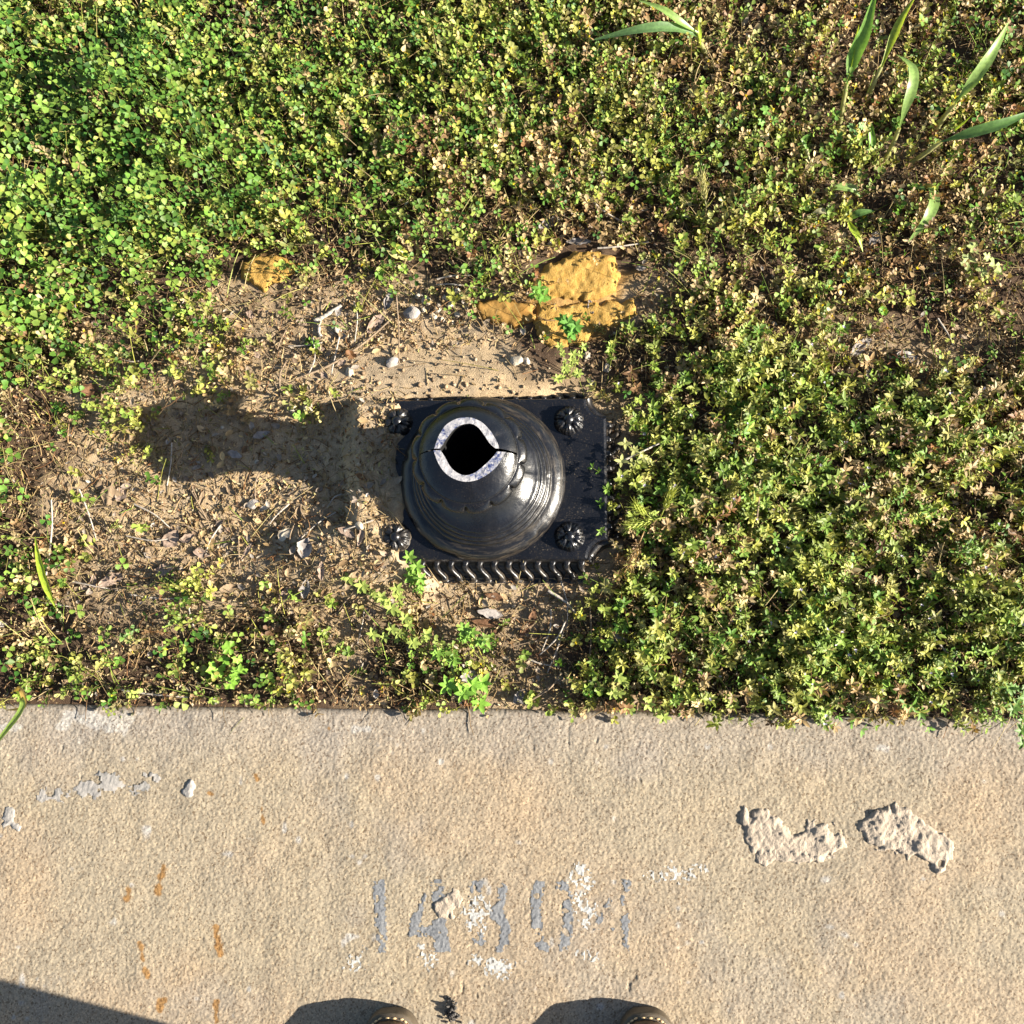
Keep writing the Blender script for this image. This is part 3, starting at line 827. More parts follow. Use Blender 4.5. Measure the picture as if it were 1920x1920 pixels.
# ---- clover
bag = Bag()
x, y, z, px, py = scatter(CLOVER, 10500, 1.35, 0.9, 0.05, 3)
n = len(x)
HC = np.clip(1.0 + 1.5 * fbm(x, y, 0.09, 2, 13), 0.45, 1.9)
h = HC * rng.uniform(0.012, 0.056, n) * (0.6 + 0.5 * sample(CLOVER, px, py))
az = rng.uniform(0, 2 * math.pi, n); tilt = rng.uniform(0.0, 0.8, n)
top = np.stack([x + h * np.tan(tilt * 0.7) * np.cos(az), y + h * np.tan(tilt * 0.7) * np.sin(az), z + h], -1)
mid = np.stack([x + 0.25 * (top[:, 0] - x), y + 0.25 * (top[:, 1] - y), z + 0.55 * h], -1)
base = np.stack([x, y, z - 0.002], -1)
dry = sample(DRY, px, py)
bag.stems(np.stack([base, mid, top], 1), rng.uniform(0.0004, 0.0007, n), hsvish(n, [G_MID, G_LIGHT, G_YEL, T_TAN], [3, 3, 2, 1]))
hd = norm(SUNL[None] * 0.9 + rng.normal(size=(n, 3)) * 0.42 + np.array([0, 0, 0.5]))
a0 = rng.uniform(0, 6.28, n)
e1 = norm(np.cross(hd, np.array([0.1, 1.0, 0.05]))); e2 = np.cross(hd, e1)
sz = rng.uniform(0.0055, 0.0098, n) * (0.85 + 0.3 * smooth(900, 0, px))
lc = hsvish(n, [G_DEEP, G_MID, G_LIGHT, G_YEL], [3, 5, 3.2, 0.8], 0.2)
for q in range(3):
    a = a0 + q * 2.094 + rng.normal(size=n) * 0.15
    d = np.cos(a)[:, None] * e1 + np.sin(a)[:, None] * e2
    dd = d + hd * rng.uniform(-0.25, 0.35, n)[:, None]
    nn = norm(hd + rng.normal(size=(n, 3)) * 0.22)
    bag.leaves(LEAF_OB, top + d * 0.0008, dd, nn, sz * rng.uniform(0.85, 1.1, n), lc * rng.uniform(0.85, 1.15, (n, 1)), 1.12)
tag(bag.build('clover', M_LEAF), 'dense green three-leaved clover covering the upper left verge', 'clover', kind='stuff')

# ---- sprawling small-leaved weeds
def sprigs(bag, x, y, z, L, K, per_node, tpl, lsize, leafcol, stemcol, lift, whorl, wscale=1.0, start=1, rad=(0.00035, 0.0006), az=None):
    n = len(x)
    az = rng.uniform(0, 2 * math.pi, n) if az is None else az; el = np.clip(rng.normal(lift, 0.3, n), 0.15, 1.5)
    cur = rng.normal(0, 0.22, n); up = rng.normal(0.06, 0.16, n)
    p = np.stack([x, y, z - 0.001], -1); pts = [p]
    for k_ in range(1, K):
        az = az + cur * 0.6 + rng.normal(0, 0.25, n); el = np.clip(el + up * 0.5 + rng.normal(0, 0.14, n), -0.15, 1.5)
        st = (L / (K - 1))[:, None] * np.stack([np.cos(az) * np.cos(el), np.sin(az) * np.cos(el), np.sin(el)], -1)
        p = p + st
        p[:, 1] = np.maximum(p[:, 1], edge_y(p[:, 0]) - 0.012)
        p[:, 2] = np.maximum(p[:, 2], soil_z(p[:, 0], p[:, 1]) * 0.5 + z * 0.5 + 0.001)
        pts.append(p.copy())
    pts = np.stack(pts, 1)
    bag.stems(pts, rng.uniform(*rad, n), stemcol)
    tdir = norm(np.gradient(pts, axis=1))
    for k_ in range(start, K):
        t = tdir[:, k_]
        a = norm(np.cross(t, np.array([0.2, 0.1, 0.97]))); b = np.cross(t, a)
        ph = rng.uniform(0, 6.28, n)
        grow = (0.75 + 0.35 * k_ / K)
        for q in range(per_node):
            th = ph + q * 2 * math.pi / per_node + rng.normal(0, 0.22, n)
            side = np.cos(th)[:, None] * a + np.sin(th)[:, None] * b
            d = norm(side * 1.0 + t * rng.uniform(0.15, whorl, n)[:, None] + np.array([0, 0, 0.12]))
            nn = norm(t * 0.7 + SUNL * 0.5 + rng.normal(size=(n, 3)) * 0.35)
            ok = rng.random(n) < 0.86
            s_ = lsize * grow * rng.uniform(0.65, 1.2, n)
            bag.leaves(tpl, pts[ok, k_] + d[ok] * 0.0006, d[ok], nn[ok], s_[ok], (leafcol * rng.uniform(0.75, 1.25, (n, 1)))[ok], wscale)
    return pts
bag = Bag()
def clumped(mp, centres, m_lo, m_hi, bg_n, spread):
    cx, cy, cz, _, _ = scatter(mp, centres, 1.35, 0.7, 0.07, 5)
    cnt = rng.integers(m_lo, m_hi + 1, len(cx))
    sc_ = rng.uniform(0.6, 1.7, len(cx))
    i = np.repeat(np.arange(len(cx)), cnt)
    off = rng.normal(size=(len(i), 2)) * (spread * sc_[i])[:, None]
    x, y = cx[i] + off[:, 0], cy[i] + off[:, 1]
    hm = sc_[i] * np.exp(-0.5 * (np.hypot(off[:, 0], off[:, 1]) / (spread * sc_[i])) ** 2 * 0.35)
    az = np.arctan2(off[:, 1], off[:, 0]) + rng.normal(0, 0.6, len(i))
    bx, by, _, _, _ = scatter(mp, bg_n, 1.15, 0.6, 0.05, 6)
    x = np.concatenate([x, bx]); y = np.concatenate([y, by])
    hm = np.concatenate([hm, np.full(len(bx), 0.62)]); az = np.concatenate([az, rng.uniform(0, 6.28, len(bx))])
    ok = ~blocked(x, y); x, y, hm, az = x[ok], y[ok], hm[ok], az[ok]
    px, py = to_px(x, y)
    return x, y, soil_z(x, y), px, py, hm, az
x, y, z, px, py, hm, az0 = clumped(WEED, 1050, 8, 16, 3000, 0.0125)
right = smooth(1060, 1200, px) * smooth(560, 760, py)          # pointed whorls there, rounded leaflets elsewhere
isr = rng.random(len(x)) < right
def sub(m_): return x[m_], y[m_], z[m_], px[m_], py[m_]
a = ~isr
xa, ya, za, pxa, pya = sub(a); n = len(xa)
drya = rng.random(n) < 0.06 + 0.28 * sample(DRY, pxa, pya) + 0.28 * smooth(1150, 1450, pxa) + 1.1 * fbm(xa, ya, 0.11, 3, 14)
lc = hsvish(n, [G_MID, G_LIGHT, G_YEL, (0.32, 0.285, 0.115)], [2.2, 4.0, 4.2, 2.0], 0.2)
lc[drya] = hsvish(drya.sum(), [T_TAN, T_STRAW, T_BROWN, T_RUST], [4, 2.5, 1.2, 1.0])
scol = hsvish(n, [G_LIGHT, G_YEL, T_TAN, T_RUST], [1.5, 2, 2, 2])
pm = sprigs(bag, xa, ya, za, rng.uniform(0.022, 0.058, n) * hm[a], 6, 3, LEAF_OB, rng.uniform(0.0050, 0.0092, n), lc, scol, 0.95, 0.9, 0.85, az=az0[a])
xb, yb, zb, pxb, pyb = sub(isr); n = len(xb)
dryb = rng.random(n) < 0.06 + 0.20 * sample(DRY, pxb, pyb) + 0.8 * fbm(xb, yb, 0.11, 3, 14)
lc = hsvish(n, [G_MID, G_LIGHT, G_YEL, (0.32, 0.30, 0.11)], [2.4, 4.5, 4.4, 1.6], 0.2)
lc[dryb] = hsvish(dryb.sum(), [T_TAN, T_STRAW, T_BROWN, T_RUST], [4, 2.5, 1.2, 0.8])
scol = hsvish(n, [G_LIGHT, G_YEL, T_TAN, T_RUST], [2.5, 2.5, 2, 1])
pr_ = sprigs(bag, xb, yb, zb, rng.uniform(0.024, 0.064, n) * hm[isr], 6, 5, LEAF_LA, rng.uniform(0.0062, 0.0115, n), lc, scol, 1.0, 0.8, 1.35, az=az0[isr])
tag(bag.build('weeds', M_LEAF), 'sprawling small-leaved yellow green weeds mixed with brown stems', 'weeds', kind='stuff')

# ---- tiny flower heads
bag = Bag()
tips = pm[:, -1]
sel = rng.random(len(tips)) < 0.055 * (1 + 1.2 * (pxa > 640))
tips = tips[sel]; n = len(tips)
for q in range(7):
    d = norm(rng.normal(size=(n, 3)) + np.array([0, 0, 0.7]))
    bag.leaves(LEAF_OB, tips, d, norm(rng.normal(size=(n, 3))), rng.uniform(0.0018, 0.0028, n), hsvish(n, [(0.75, 0.58, 0.02), (0.70, 0.62, 0.08)], [2, 1], 0.1))
tag(bag.build('yellow_flowers', M_LEAF), 'tiny yellow flower heads dotted through the weeds', 'flowers', kind='stuff')
bag = Bag()
tips = pr_[:, -1]; sel = rng.random(len(tips)) < 0.055; tips = tips[sel]; n = len(tips)
for q in range(4):
    aa = q * 1.571 + rng.uniform(0, 6, n)
    d = np.stack([np.cos(aa), np.sin(aa), np.full(n, 0.35)], -1)
    bag.leaves(LEAF_OB, tips + np.array([0, 0, 0.001]), d, np.tile([0., 0, 1], (n, 1)), rng.uniform(0.002, 0.003, n), np.tile([0.62, 0.56, 0.72], (n, 1)))
tag(bag.build('lilac_flowers', M_LEAF), 'tiny pale lilac flowers dotted through the weeds at right', 'flowers', kind='stuff')

# ---- short wild grass threads among the clover
bag = Bag()
gm = np.clip(CLOVER * 0.8 + 0.30 * WEED + 0.10, 0, 1)
x, y, z, px, py = scatter(gm, 4200, 1.2, 0.4, 0.08, 2)
n = len(x); K = 5
az = rng.normal(2.35, 0.9, n); L = 0.02 + 0.065 * rng.random(n) ** 1.6
el = rng.uniform(0.25, 1.2, n); pts = [np.stack([x, y, z], -1)]
for k_ in range(1, K):
    el = el - rng.uniform(0.0, 0.28, n)
    pts.append(pts[-1] + (L / (K - 1))[:, None] * np.stack([np.cos(az) * np.cos(el), np.sin(az) * np.cos(el), np.sin(el)], -1))
bag.stems(np.stack(pts, 1), rng.uniform(0.0004, 0.0009, n), hsvish(n, [G_LIGHT, G_YEL, T_STRAW, T_TAN], [3, 3, 2.5, 1.5]))
tag(bag.build('wild_grass', M_DRY), 'fine pale grass threads leaning through the clover', 'grass', kind='stuff')

# ---- dry litter: curled leaf crumbs and straw
bag = Bag()
x, y, z, px, py = scatter(DRY, 62000, 1.25, 0.55, 0.045, 6)
n = len(x)
vegd = np.clip(sample(WEED, px, py) + sample(CLOVER, px, py), 0, 1)
zz = z + rng.random(n) ** 1.5 * 0.030 * vegd + 0.001
az = rng.uniform(0, 6.28, n)
d = np.stack([np.cos(az), np.sin(az), rng.normal(0, 0.3, n)], -1)
nn = norm(np.array([0, 0, 1.0]) + rng.normal(size=(n, 3)) * 0.5)
bag.leaves(LEAF_DRY, np.stack([x, y, zz], -1), d, nn, 0.0022 + 0.0062 * rng.random(n) ** 2.0, hsvish(n, [T_TAN, T_STRAW, T_BROWN, T_RUST, (0.30, 0.26, 0.215), (0.29, 0.29, 0.11)], [5, 3, 2.2, 1.0, 1.2, 1.2], 0.2), rng.uniform(0.7, 1.5))
CHIP = np.clip(DRY * 1.15 - 0.55 * (WEED + CLOVER), 0, 1)
x, y, z, px, py = scatter(CHIP, 4200, 1.1, 0.6, 0.05, 11)
n = len(x); az = rng.uniform(0, 6.28, n)
d = np.stack([np.cos(az), np.sin(az), rng.normal(0, 0.18, n)], -1)
nn = norm(np.array([0, 0, 1.0]) + rng.normal(size=(n, 3)) * 0.33)
bag.leaves(LEAF_DRY, np.stack([x, y, z + 0.0015 + 0.003 * rng.random(n)], -1), d, nn, 0.006 + 0.010 * rng.random(n) ** 2, hsvish(n, [T_TAN, T_STRAW, T_BROWN, (0.27, 0.225, 0.185), (0.31, 0.285, 0.26), (0.23, 0.17, 0.12)], [4, 2, 2, 3, 2, 3], 0.2), 1.25)
x, y, z, px, py = scatter(DRY, 14000, 1.2, 0.55, 0.05, 8)
n = len(x); K = 4
vegd = np.clip(sample(WEED, px, py) + sample(CLOVER, px, py), 0, 1)
az = rng.uniform(0, 6.28, n); L = 0.008 + 0.035 * rng.random(n) ** 2
z0 = z + 0.0015 + rng.random(n) ** 1.5 * 0.026 * vegd
sl_ = rng.normal(0, 0.16, n) + 0.25 * vegd * rng.random(n)
pts = [np.stack([x, y, z0], -1)]
for k_ in range(1, K):
    az = az + rng.normal(0, 0.22, n)
    q = pts[-1] + (L / (K - 1))[:, None] * np.stack([np.cos(az), np.sin(az), sl_], -1)
    q[:, 2] = np.maximum(q[:, 2], soil_z(q[:, 0], q[:, 1]) + 0.0006)
    pts.append(q)
bag.stems(np.stack(pts, 1), rng.uniform(0.00035, 0.0008, n), hsvish(n, [T_TAN, T_STRAW, T_BROWN, T_RUST], [4, 3, 2, 1.2]))
tag(bag.build('dry_litter', M_DRY), 'loose straw, dry stems and curled leaf crumbs strewn over the soil', 'litter', kind='stuff')

# ---- crumbs of earth and grit
bag = Bag()
GRIT = np.clip(1.0 - WEED - CLOVER, 0, 1)
x, y, z, px, py = scatter(GRIT, 26000, 1.4, 0.6, 0.04, 9, True)
n = len(x); s = 0.0006 + 0.0034 * rng.random(n) ** 5
octa = np.array([[1, 0, 0], [0, 1, 0], [-1, 0, 0], [0, -1, 0], [0, 0, 1], [0, 0, -1.0]])
of = np.array([[0, 1, 4], [1, 2, 4], [2, 3, 4], [3, 0, 4], [1, 0, 5], [2, 1, 5], [3, 2, 5], [0, 3, 5]])
ja = octa[None] * s[:, None, None] * rng.uniform(0.55, 1.2, (n, 6, 1)) + rng.normal(size=(n, 6, 3)) * s[:, None, None] * 0.18
th = rng.uniform(0, 6.28, n); c_, s_ = np.cos(th)[:, None], np.sin(th)[:, None]
V = np.stack([ja[..., 0] * c_ - ja[..., 1] * s_ + x[:, None], ja[..., 0] * s_ + ja[..., 1] * c_ + y[:, None], ja[..., 2] + (z + s * 0.4)[:, None]], -1)
F = of[None] + (np.arange(n) * 6)[:, None, None]
bag.raw(V.reshape(-1, 3), F.reshape(-1, 3), np.repeat(hsvish(n, [(0.33, 0.235, 0.145), (0.40, 0.33, 0.24), (0.2, 0.14, 0.09)], [4, 2, 2], 0.15), 6, 0))
o = bag.build('soil_crumbs', M_DRY); tag(o, 'small crumbs of earth and grit on the bare soil', 'grit', kind='stuff')
for p_ in o.data.polygons: pass

# ------------------------------------------------------------------ single grasses, weeds, leaves, twigs
def spline(ctrl, n):
    c = np.array(ctrl, float)
    c = np.concatenate([[2 * c[0] - c[1]], c, [2 * c[-1] - c[-2]]])
    out = []
    m_ = len(c) - 3
    for t in np.linspace(0, m_, n):
        i = min(int(t), m_ - 1); u = t - i
        p0, p1, p2, p3 = c[i:i + 4]
        out.append(0.5 * ((2 * p1) + (-p0 + p2) * u + (2 * p0 - 5 * p1 + 4 * p2 - p3) * u * u + (-p0 + 3 * p1 - 3 * p2 + p3) * u ** 3))
    return np.array(out)
def blade_mesh(name, ctrl, width, col, parent, n=22, fold=0.25, twist=0.0, tip=0.08, roll0=0.0, basew=0.25):
    pts = spline(ctrl, n)
    t = norm(np.gradient(pts, axis=0))
    x_ = norm(np.cross(t, np.array([0, 0, 1.0])))
    z_ = np.cross(x_, t)
    u = np.linspace(0, 1, n)
    wv = width * 0.41 * np.clip(np.minimum(basew + (1 - basew) * smooth(0, 0.38, u), np.clip((1 - u) / 0.42, 0, 1) ** 0.75), 0.02, 1)
    ro = roll0 + twist * u
    X2 = np.cos(ro)[:, None] * x_ + np.sin(ro)[:, None] * z_
    Z2 = -np.sin(ro)[:, None] * x_ + np.cos(ro)[:, None] * z_
    rows = []
    for q in (-1, -0.5, 0, 0.5, 1):
        rows.append(pts + X2 * (wv * q)[:, None] + Z2 * (wv * fold * (q * q))[:, None] + Z2 * (0.04 * wv * np.sin(u * 37 + q * 3))[:, None])
    V = np.stack(rows, 1).reshape(-1, 3)
    C = np.tile(np.array(col), (n, 5, 1)) * (1 + 0.12 * np.cos(np.arange(5) * math.pi))[None, :, None]
    C = C * (0.9 + 0.25 * u)[:, None, None]
    loc = np.array(parent.location)
    return np_mesh(name, V - loc, grid_faces(n, 5), M_BLADE, C.reshape(-1, 3), parent=parent)
def tube_mesh(name, ctrl, r0, r1, m_, parent=None, n=18, wob=0.12, seed=0, col=None, ns=7):
    pts = spline(ctrl, n)
    t = norm(np.gradient(pts, axis=0))
    a = norm(np.cross(t, np.array([0.13, 0.21, 0.95]))); b = np.cross(t, a)
    r = np.linspace(r0, r1, n) * (1 + wob * np.random.default_rng(seed).normal(size=n))
    th = np.linspace(0, 2 * math.pi, ns, endpoint=False)
    V = pts[:, None] + r[:, None, None] * (np.cos(th)[None, :, None] * a[:, None] + np.sin(th)[None, :, None] * b[:, None])
    i = np.arange(n * ns).reshape(n, ns)
    f = np.stack([i[:-1].ravel(), np.roll(i, -1, 1)[:-1].ravel(), np.roll(i, -1, 1)[1:].ravel(), i[1:].ravel()], -1)
    V = V.reshape(-1, 3)
    loc = np.array(parent.location) if parent else pts[0]
    C = None if col is None else np.tile(np.array(col, float), (len(V), 1))
    o = np_mesh(name, V - loc, f, m_, C, parent=parent)
    if not parent: o.location = loc
    return o
def PZ(px, py, z): return tuple(P(px, py, z))
def grass(label, base, stem, blades, group='broad-bladed grass shoots'):
    t = thing('grass_plant', label, 'grass', PZ(base[0], base[1], 0.004), group)
    if stem: tube_mesh('stem', [PZ(*p) for p in stem], 0.0036, 0.0027, M_BLADE, t, 16, 0.05, len(label), (0.36, 0.36, 0.16))
    for (ct, wd, col, kw) in blades:
        blade_mesh('blade', [PZ(*p) for p in ct], wd, col, t, **kw)
    return t
BG, BY, BP = (0.15, 0.30, 0.055), (0.32, 0.44, 0.045), (0.23, 0.36, 0.10)
grass('tall grass shoot with the widest upright blade, top right', (1572, 245), [(1572, 245, 0.0), (1580, 200, 0.03), (1588, 155, 0.055)],
      [([(1588, 157, 0.055), (1600, 110, 0.075), (1622, 60, 0.095), (1645, -25, 0.11)], 0.022, BG, dict(fold=0.35, twist=0.3, basew=0.12)), ([(1590, 150, 0.058), (1600, 95, 0.08), (1611, 46, 0.092)], 0.007, BY, dict(roll0=0.9))])
grass('thin yellowish grass shoot reaching the top edge of the photo', (1620, 200), [(1620, 200, 0.0), (1635, 165, 0.03), (1652, 125, 0.05)],
      [([(1652, 127, 0.05), (1675, 70, 0.07), (1692, 35, 0.08), (1722, -15, 0.09)], 0.013, (0.30, 0.40, 0.06), dict(fold=0.5, twist=0.7, basew=0.3))])
grass('grass shoot whose pale blade hooks over at its tip', (1655, 310), [(1655, 310, 0.0), (1672, 275, 0.025), (1686, 240, 0.05)],
      [([(1686, 240, 0.05), (1697, 205, 0.075), (1710, 165, 0.09), (1712, 132, 0.094), (1700, 115, 0.088), (1680, 102, 0.078)], 0.017, BP, dict(fold=0.2, twist=-0.4, basew=0.18))])
grass('slanting grass shoot near the top right corner with one long blade', (1740, 270), [(1740, 270, 0.0), (1770, 220, 0.035), (1792, 193, 0.055)],
      [([(1790, 195, 0.055), (1825, 150, 0.08), (1862, 95, 0.098), (1892, 40, 0.10)], 0.018, BP, dict(fold=0.3, twist=-0.5, basew=0.12))])
grass('dark green grass shoot leaning to the right edge of the photo', (1700, 310), [(1700, 310, 0.0), (1738, 285, 0.03), (1765, 265, 0.045)],
      [([(1763, 266, 0.045), (1820, 250, 0.06), (1880, 232, 0.068), (1945, 205, 0.066)], 0.018, (0.11, 0.22, 0.06), dict(fold=0.3, basew=0.15)), ([(1780, 252, 0.05), (1803, 234, 0.06), (1822, 216, 0.065)], 0.005, BY, dict(roll0=0.6))])
grass('short stub of grass with a brown stem, left of the tall shoots', (1530, 345), [(1530, 345, 0.0), (1518, 310, 0.02), (1512, 280, 0.03)],
      [([(1512, 280, 0.03), (1508, 262, 0.04), (1520, 250, 0.043)], 0.008, BG, dict()), ([(1535, 338, 0.01), (1545, 318, 0.022), (1550, 308, 0.026)], 0.008, (0.12, 0.2, 0.05), dict())])
grass('small upright grass leaf between the hooked shoot and the stub', (1625, 305), None, [([(1625, 305, 0.01), (1634, 278, 0.03), (1633, 250, 0.042), (1634, 230, 0.045)], 0.012, (0.16, 0.30, 0.05), dict(fold=0.5))])
grass('low pale grass tuft with a flat leaf pointing left', (1600, 400), [(1600, 400, 0.0), (1580, 390, 0.012), (1578, 400, 0.02)],
      [([(1612, 368, 0.02), (1600, 354, 0.03), (1575, 350, 0.033), (1545, 355, 0.03)], 0.013, BP, dict(twist=0.5)), ([(1588, 412, 0.02), (1610, 400, 0.03), (1640, 395, 0.03)], 0.012, (0.10, 0.2, 0.05), dict()),
       ([(1590, 412, 0.02), (1597, 430, 0.035), (1608, 448, 0.036), (1618, 473, 0.025)], 0.013, BY, dict(fold=0.5, twist=0.6)), ([(1556, 400, 0.02), (1538, 396, 0.025), (1520, 404, 0.02)], 0.010, (0.42, 0.40, 0.24), dict())])
grass('grass leaf drooping downward below the tall shoots', (1752, 350), [(1720, 350, 0.0), (1740, 348, 0.02), (1752, 352, 0.035)],
      [([(1745, 352, 0.035), (1752, 375, 0.045), (1738, 410, 0.045), (1702, 455, 0.026)], 0.018, BP, dict(fold=0.2, twist=0.4, basew=0.5)), ([(1705, 352, 0.02), (1722, 350, 0.03), (1735, 356, 0.032)], 0.011, (0.1, 0.2, 0.05), dict())])
grass('two broad grass blades pointing left at the top of the photo', (1325, 110), [(1325, 115, 0.0), (1318, 90, 0.03), (1305, 65, 0.055)],
      [([(1306, 66, 0.055), (1260, 52, 0.075), (1200, 55, 0.08), (1108, 76, 0.06)], 0.016, (0.13, 0.24, 0.09), dict(fold=0.3, twist=0.3, basew=0.4)), ([(1308, 62, 0.055), (1275, 42, 0.075), (1240, 18, 0.085), (1195, 0, 0.08)], 0.014, BP, dict(fold=0.4, twist=-0.3, basew=0.3)),
       ([(1314, 85, 0.04), (1312, 60, 0.06), (1311, 40, 0.062)], 0.006, BY, dict())])
grass('single grass blade at the left edge beside the bare soil', (112, 1160), [(118, 1165, 0.0), (105, 1140, 0.012)], [([(106, 1142, 0.012), (88, 1100, 0.035), (74, 1050, 0.05), (66, 1005, 0.055)], 0.013, BY, dict(fold=0.4, twist=0.3))])
grass('upright grass blade in the middle of the clover', (382, 292), None, [([(382, 292, 0.01), (374, 255, 0.04), (365, 215, 0.055), (352, 188, 0.06)], 0.010, (0.15, 0.27, 0.09), dict(fold=0.4))])
grass('slanting grass blade in the clover near its lower right edge', (565, 340), [(565, 340, 0.0), (545, 330, 0.02), (528, 318, 0.035)], [([(528, 318, 0.035), (510, 290, 0.045), (490, 260, 0.05)], 0.009, (0.13, 0.26, 0.10), dict(fold=0.3))])
grass('pale cut grass tuft growing at the top of the bare soil', (760, 500), None, [([(775, 485, 0.008), (758, 475, 0.02), (742, 462, 0.03), (728, 452, 0.032)], 0.012, (0.40, 0.42, 0.08), dict(fold=0.5)), ([(772, 488, 0.008), (760, 484, 0.015), (738, 478, 0.025), (722, 464, 0.026)], 0.010, (0.45, 0.42, 0.18), dict()),
                                                                                     ([(776, 484, 0.008), (768, 462, 0.025), (764, 446, 0.03)], 0.007, T_STRAW, dict()), ([(780, 488, 0.008), (784, 468, 0.02), (780, 450, 0.028)], 0.006, (0.35, 0.36, 0.1), dict())])
grass('bent grass blades arching over the left end of the concrete edge', (45, 1300), None, [([(30, 1295, 0.02), (42, 1310, 0.05), (38, 1335, 0.05), (0, 1385, 0.03), (-12, 1400, 0.025)], 0.009, (0.22, 0.33, 0.07), dict(fold=0.4)), ([(20, 1300, 0.02), (38, 1292, 0.05), (45, 1325, 0.045), (10, 1332, 0.03)], 0.008, (0.40, 0.28, 0.08), dict())])

# broad-leaved weeds with lobed leaves, star-leaved sprigs
def lobed_leaf(bag, c, nrm_, r, az0, nl, col):
    c = np.array(c); nz = norm(np.array(nrm_, float)); e1 = norm(np.cross(nz, np.array([0.1, 1, 0.0]))); e2 = np.cross(nz, e1)
    V = [c]; m_ = nl * 6
    for k_ in range(m_ + 1):
        a = az0 - 2.6 + 5.2 * k_ / m_
        rr = r * (0.72 + 0.28 * abs(math.sin((k_ / m_) * nl * math.pi))) * (0.9 + 0.1 * math.sin(k_ * 2.3))
        V.append(c + rr * (math.cos(a) * e1 + math.sin(a) * e2) + nz * 0.18 * r * (0.5 + 0.5 * math.cos(k_ * 2 * math.pi / 6)))
    F = np.array([[0, i, i + 1] for i in range(1, m_ + 1)])
    bag.raw(np.array(V), F, np.tile(np.array(col), (len(V), 1)))
def lobed_weed(label, spots, base, col, r=0.012):
    t = thing('lobed_weed', label, 'weed', PZ(*base, 0.004), 'lobe-leaved weeds')
    st = Bag(); lf = Bag()
    b = np.array(PZ(*base, 0.002))
    for i, (px_, py_, z_) in enumerate(spots):
        q = np.array(PZ(px_, py_, z_))
        st.stems(np.stack([b, (b + q) / 2 + np.array([0, 0, 0.008]), q])[None], np.array([0.0007]), np.array([[0.25, 0.22, 0.08]]))
        lobed_leaf(lf, q, (0.35 + 0.3 * math.sin(i * 2), 0.25 * math.cos(i * 3), 1), r * (0.85 + 0.25 * math.sin(i * 5)), i * 1.9, 5, np.array(col) * (0.85 + 0.3 * ((i * 37) % 10) / 10))
    st.build('stem', M_LEAF, t, t.location); lf.build('leaf', M_LEAF, t, t.location)
lobed_weed('three-leaved lobed weed among brown stems at upper right', [(1437, 208, 0.04), (1428, 228, 0.036), (1450, 226, 0.036)], (1440, 250), (0.16, 0.33, 0.07))
lobed_weed('lobed weed with fan leaves at the far right below the grass shoots', [(1825, 465, 0.04), (1850, 480, 0.042), (1840, 510, 0.036), (1815, 490, 0.036), (1865, 498, 0.035)], (1840, 500), (0.30, 0.36, 0.13), 0.013)
lobed_weed('bright green lobed weed just above the concrete at left', [(430, 1215, 0.03), (445, 1235, 0.035), (420, 1240, 0.03), (448, 1262, 0.03), (405, 1255, 0.026), (432, 1280, 0.022)], (430, 1250), (0.20, 0.38, 0.05), 0.013)
lobed_weed('small lobed weed in the brown stems between the tall shoots', [(1598, 240, 0.02), (1615, 235, 0.024), (1608, 255, 0.02)], (1606, 250), (0.15, 0.28, 0.10), 0.011)
def star_sprig(label, tips, base, col, size=0.011, group='star-leaved sprigs', nn_=6):
    t = thing('weed_sprig', label, 'weed', PZ(*base, 0.003), group)
    st = Bag(); lf = Bag()
    b = np.array(PZ(*base, 0.002))
    for i, (px_, py_, z_) in enumerate(tips):
        q = np.array(PZ(px_, py_, z_)); md = (b + q) / 2 + np.array([0, 0, 0.006])
        st.stems(np.stack([b, md, q])[None], np.array([0.0008]), np.array([[0.30, 0.32, 0.09]]))
        for pt, sc_ in ((q, 1.0), ((md + q) / 2, 0.8), (md, 0.55)):
            for k_ in range(nn_):
                a = k_ * 6.283 / nn_ + i
                d = np.array([math.cos(a), math.sin(a), 0.3 + 0.25 * math.sin(k_ * 3 + i)])
                lf.leaves(LEAF_LA, pt[None], d[None], np.array([[0.2, 0, 1.0]]), np.array([size * sc_ * (0.85 + 0.3 * random.random())]), np.array(col)[None] * random.uniform(0.8, 1.25), 1.5)
    st.build('stem', M_LEAF, t, t.location); lf.build('leaf', M_LEAF, t, t.location)
SG, SY = (0.20, 0.36, 0.06), (0.30, 0.38, 0.09)
star_sprig('bright green sprig rising over the lower left corner of the base plate', [(768, 1045, 0.05), (782, 1062, 0.045), (790, 1085, 0.04), (770, 1080, 0.03)], (790, 1130), SG)
star_sprig('yellow green sprig left of the scrolled trim', [(655, 1085, 0.03), (680, 1098, 0.03), (715, 1120, 0.035), (745, 1105, 0.03), (735, 1140, 0.04)], (760, 1160), SY)
star_sprig('long yellow green weed trailing down from the lower left of the plate', [(760, 1160, 0.04), (735, 1180, 0.04), (800, 1190, 0.035), (775, 1205, 0.04), (700, 1190, 0.03)], (790, 1210), SY, 0.010)
star_sprig('bright pair of star sprigs in the litter below the trim', [(872, 1180, 0.03), (885, 1186, 0.03), (912, 1200, 0.028), (850, 1240, 0.03), (820, 1225, 0.03)], (860, 1215), SG)
star_sprig('vivid star-leaved weed hanging over the concrete edge', [(870, 1300, 0.04), (885, 1285, 0.04), (905, 1280, 0.035), (900, 1318, 0.04), (840, 1285, 0.035)], (885, 1290), (0.22, 0.42, 0.06), 0.014)
star_sprig('pale weed sprig leaning over the right edge of the plate', [(1172, 832, 0.06), (1190, 845, 0.05), (1205, 858, 0.05), (1165, 865, 0.045)], (1235, 880), (0.36, 0.38, 0.14), 0.009, nn_=4)
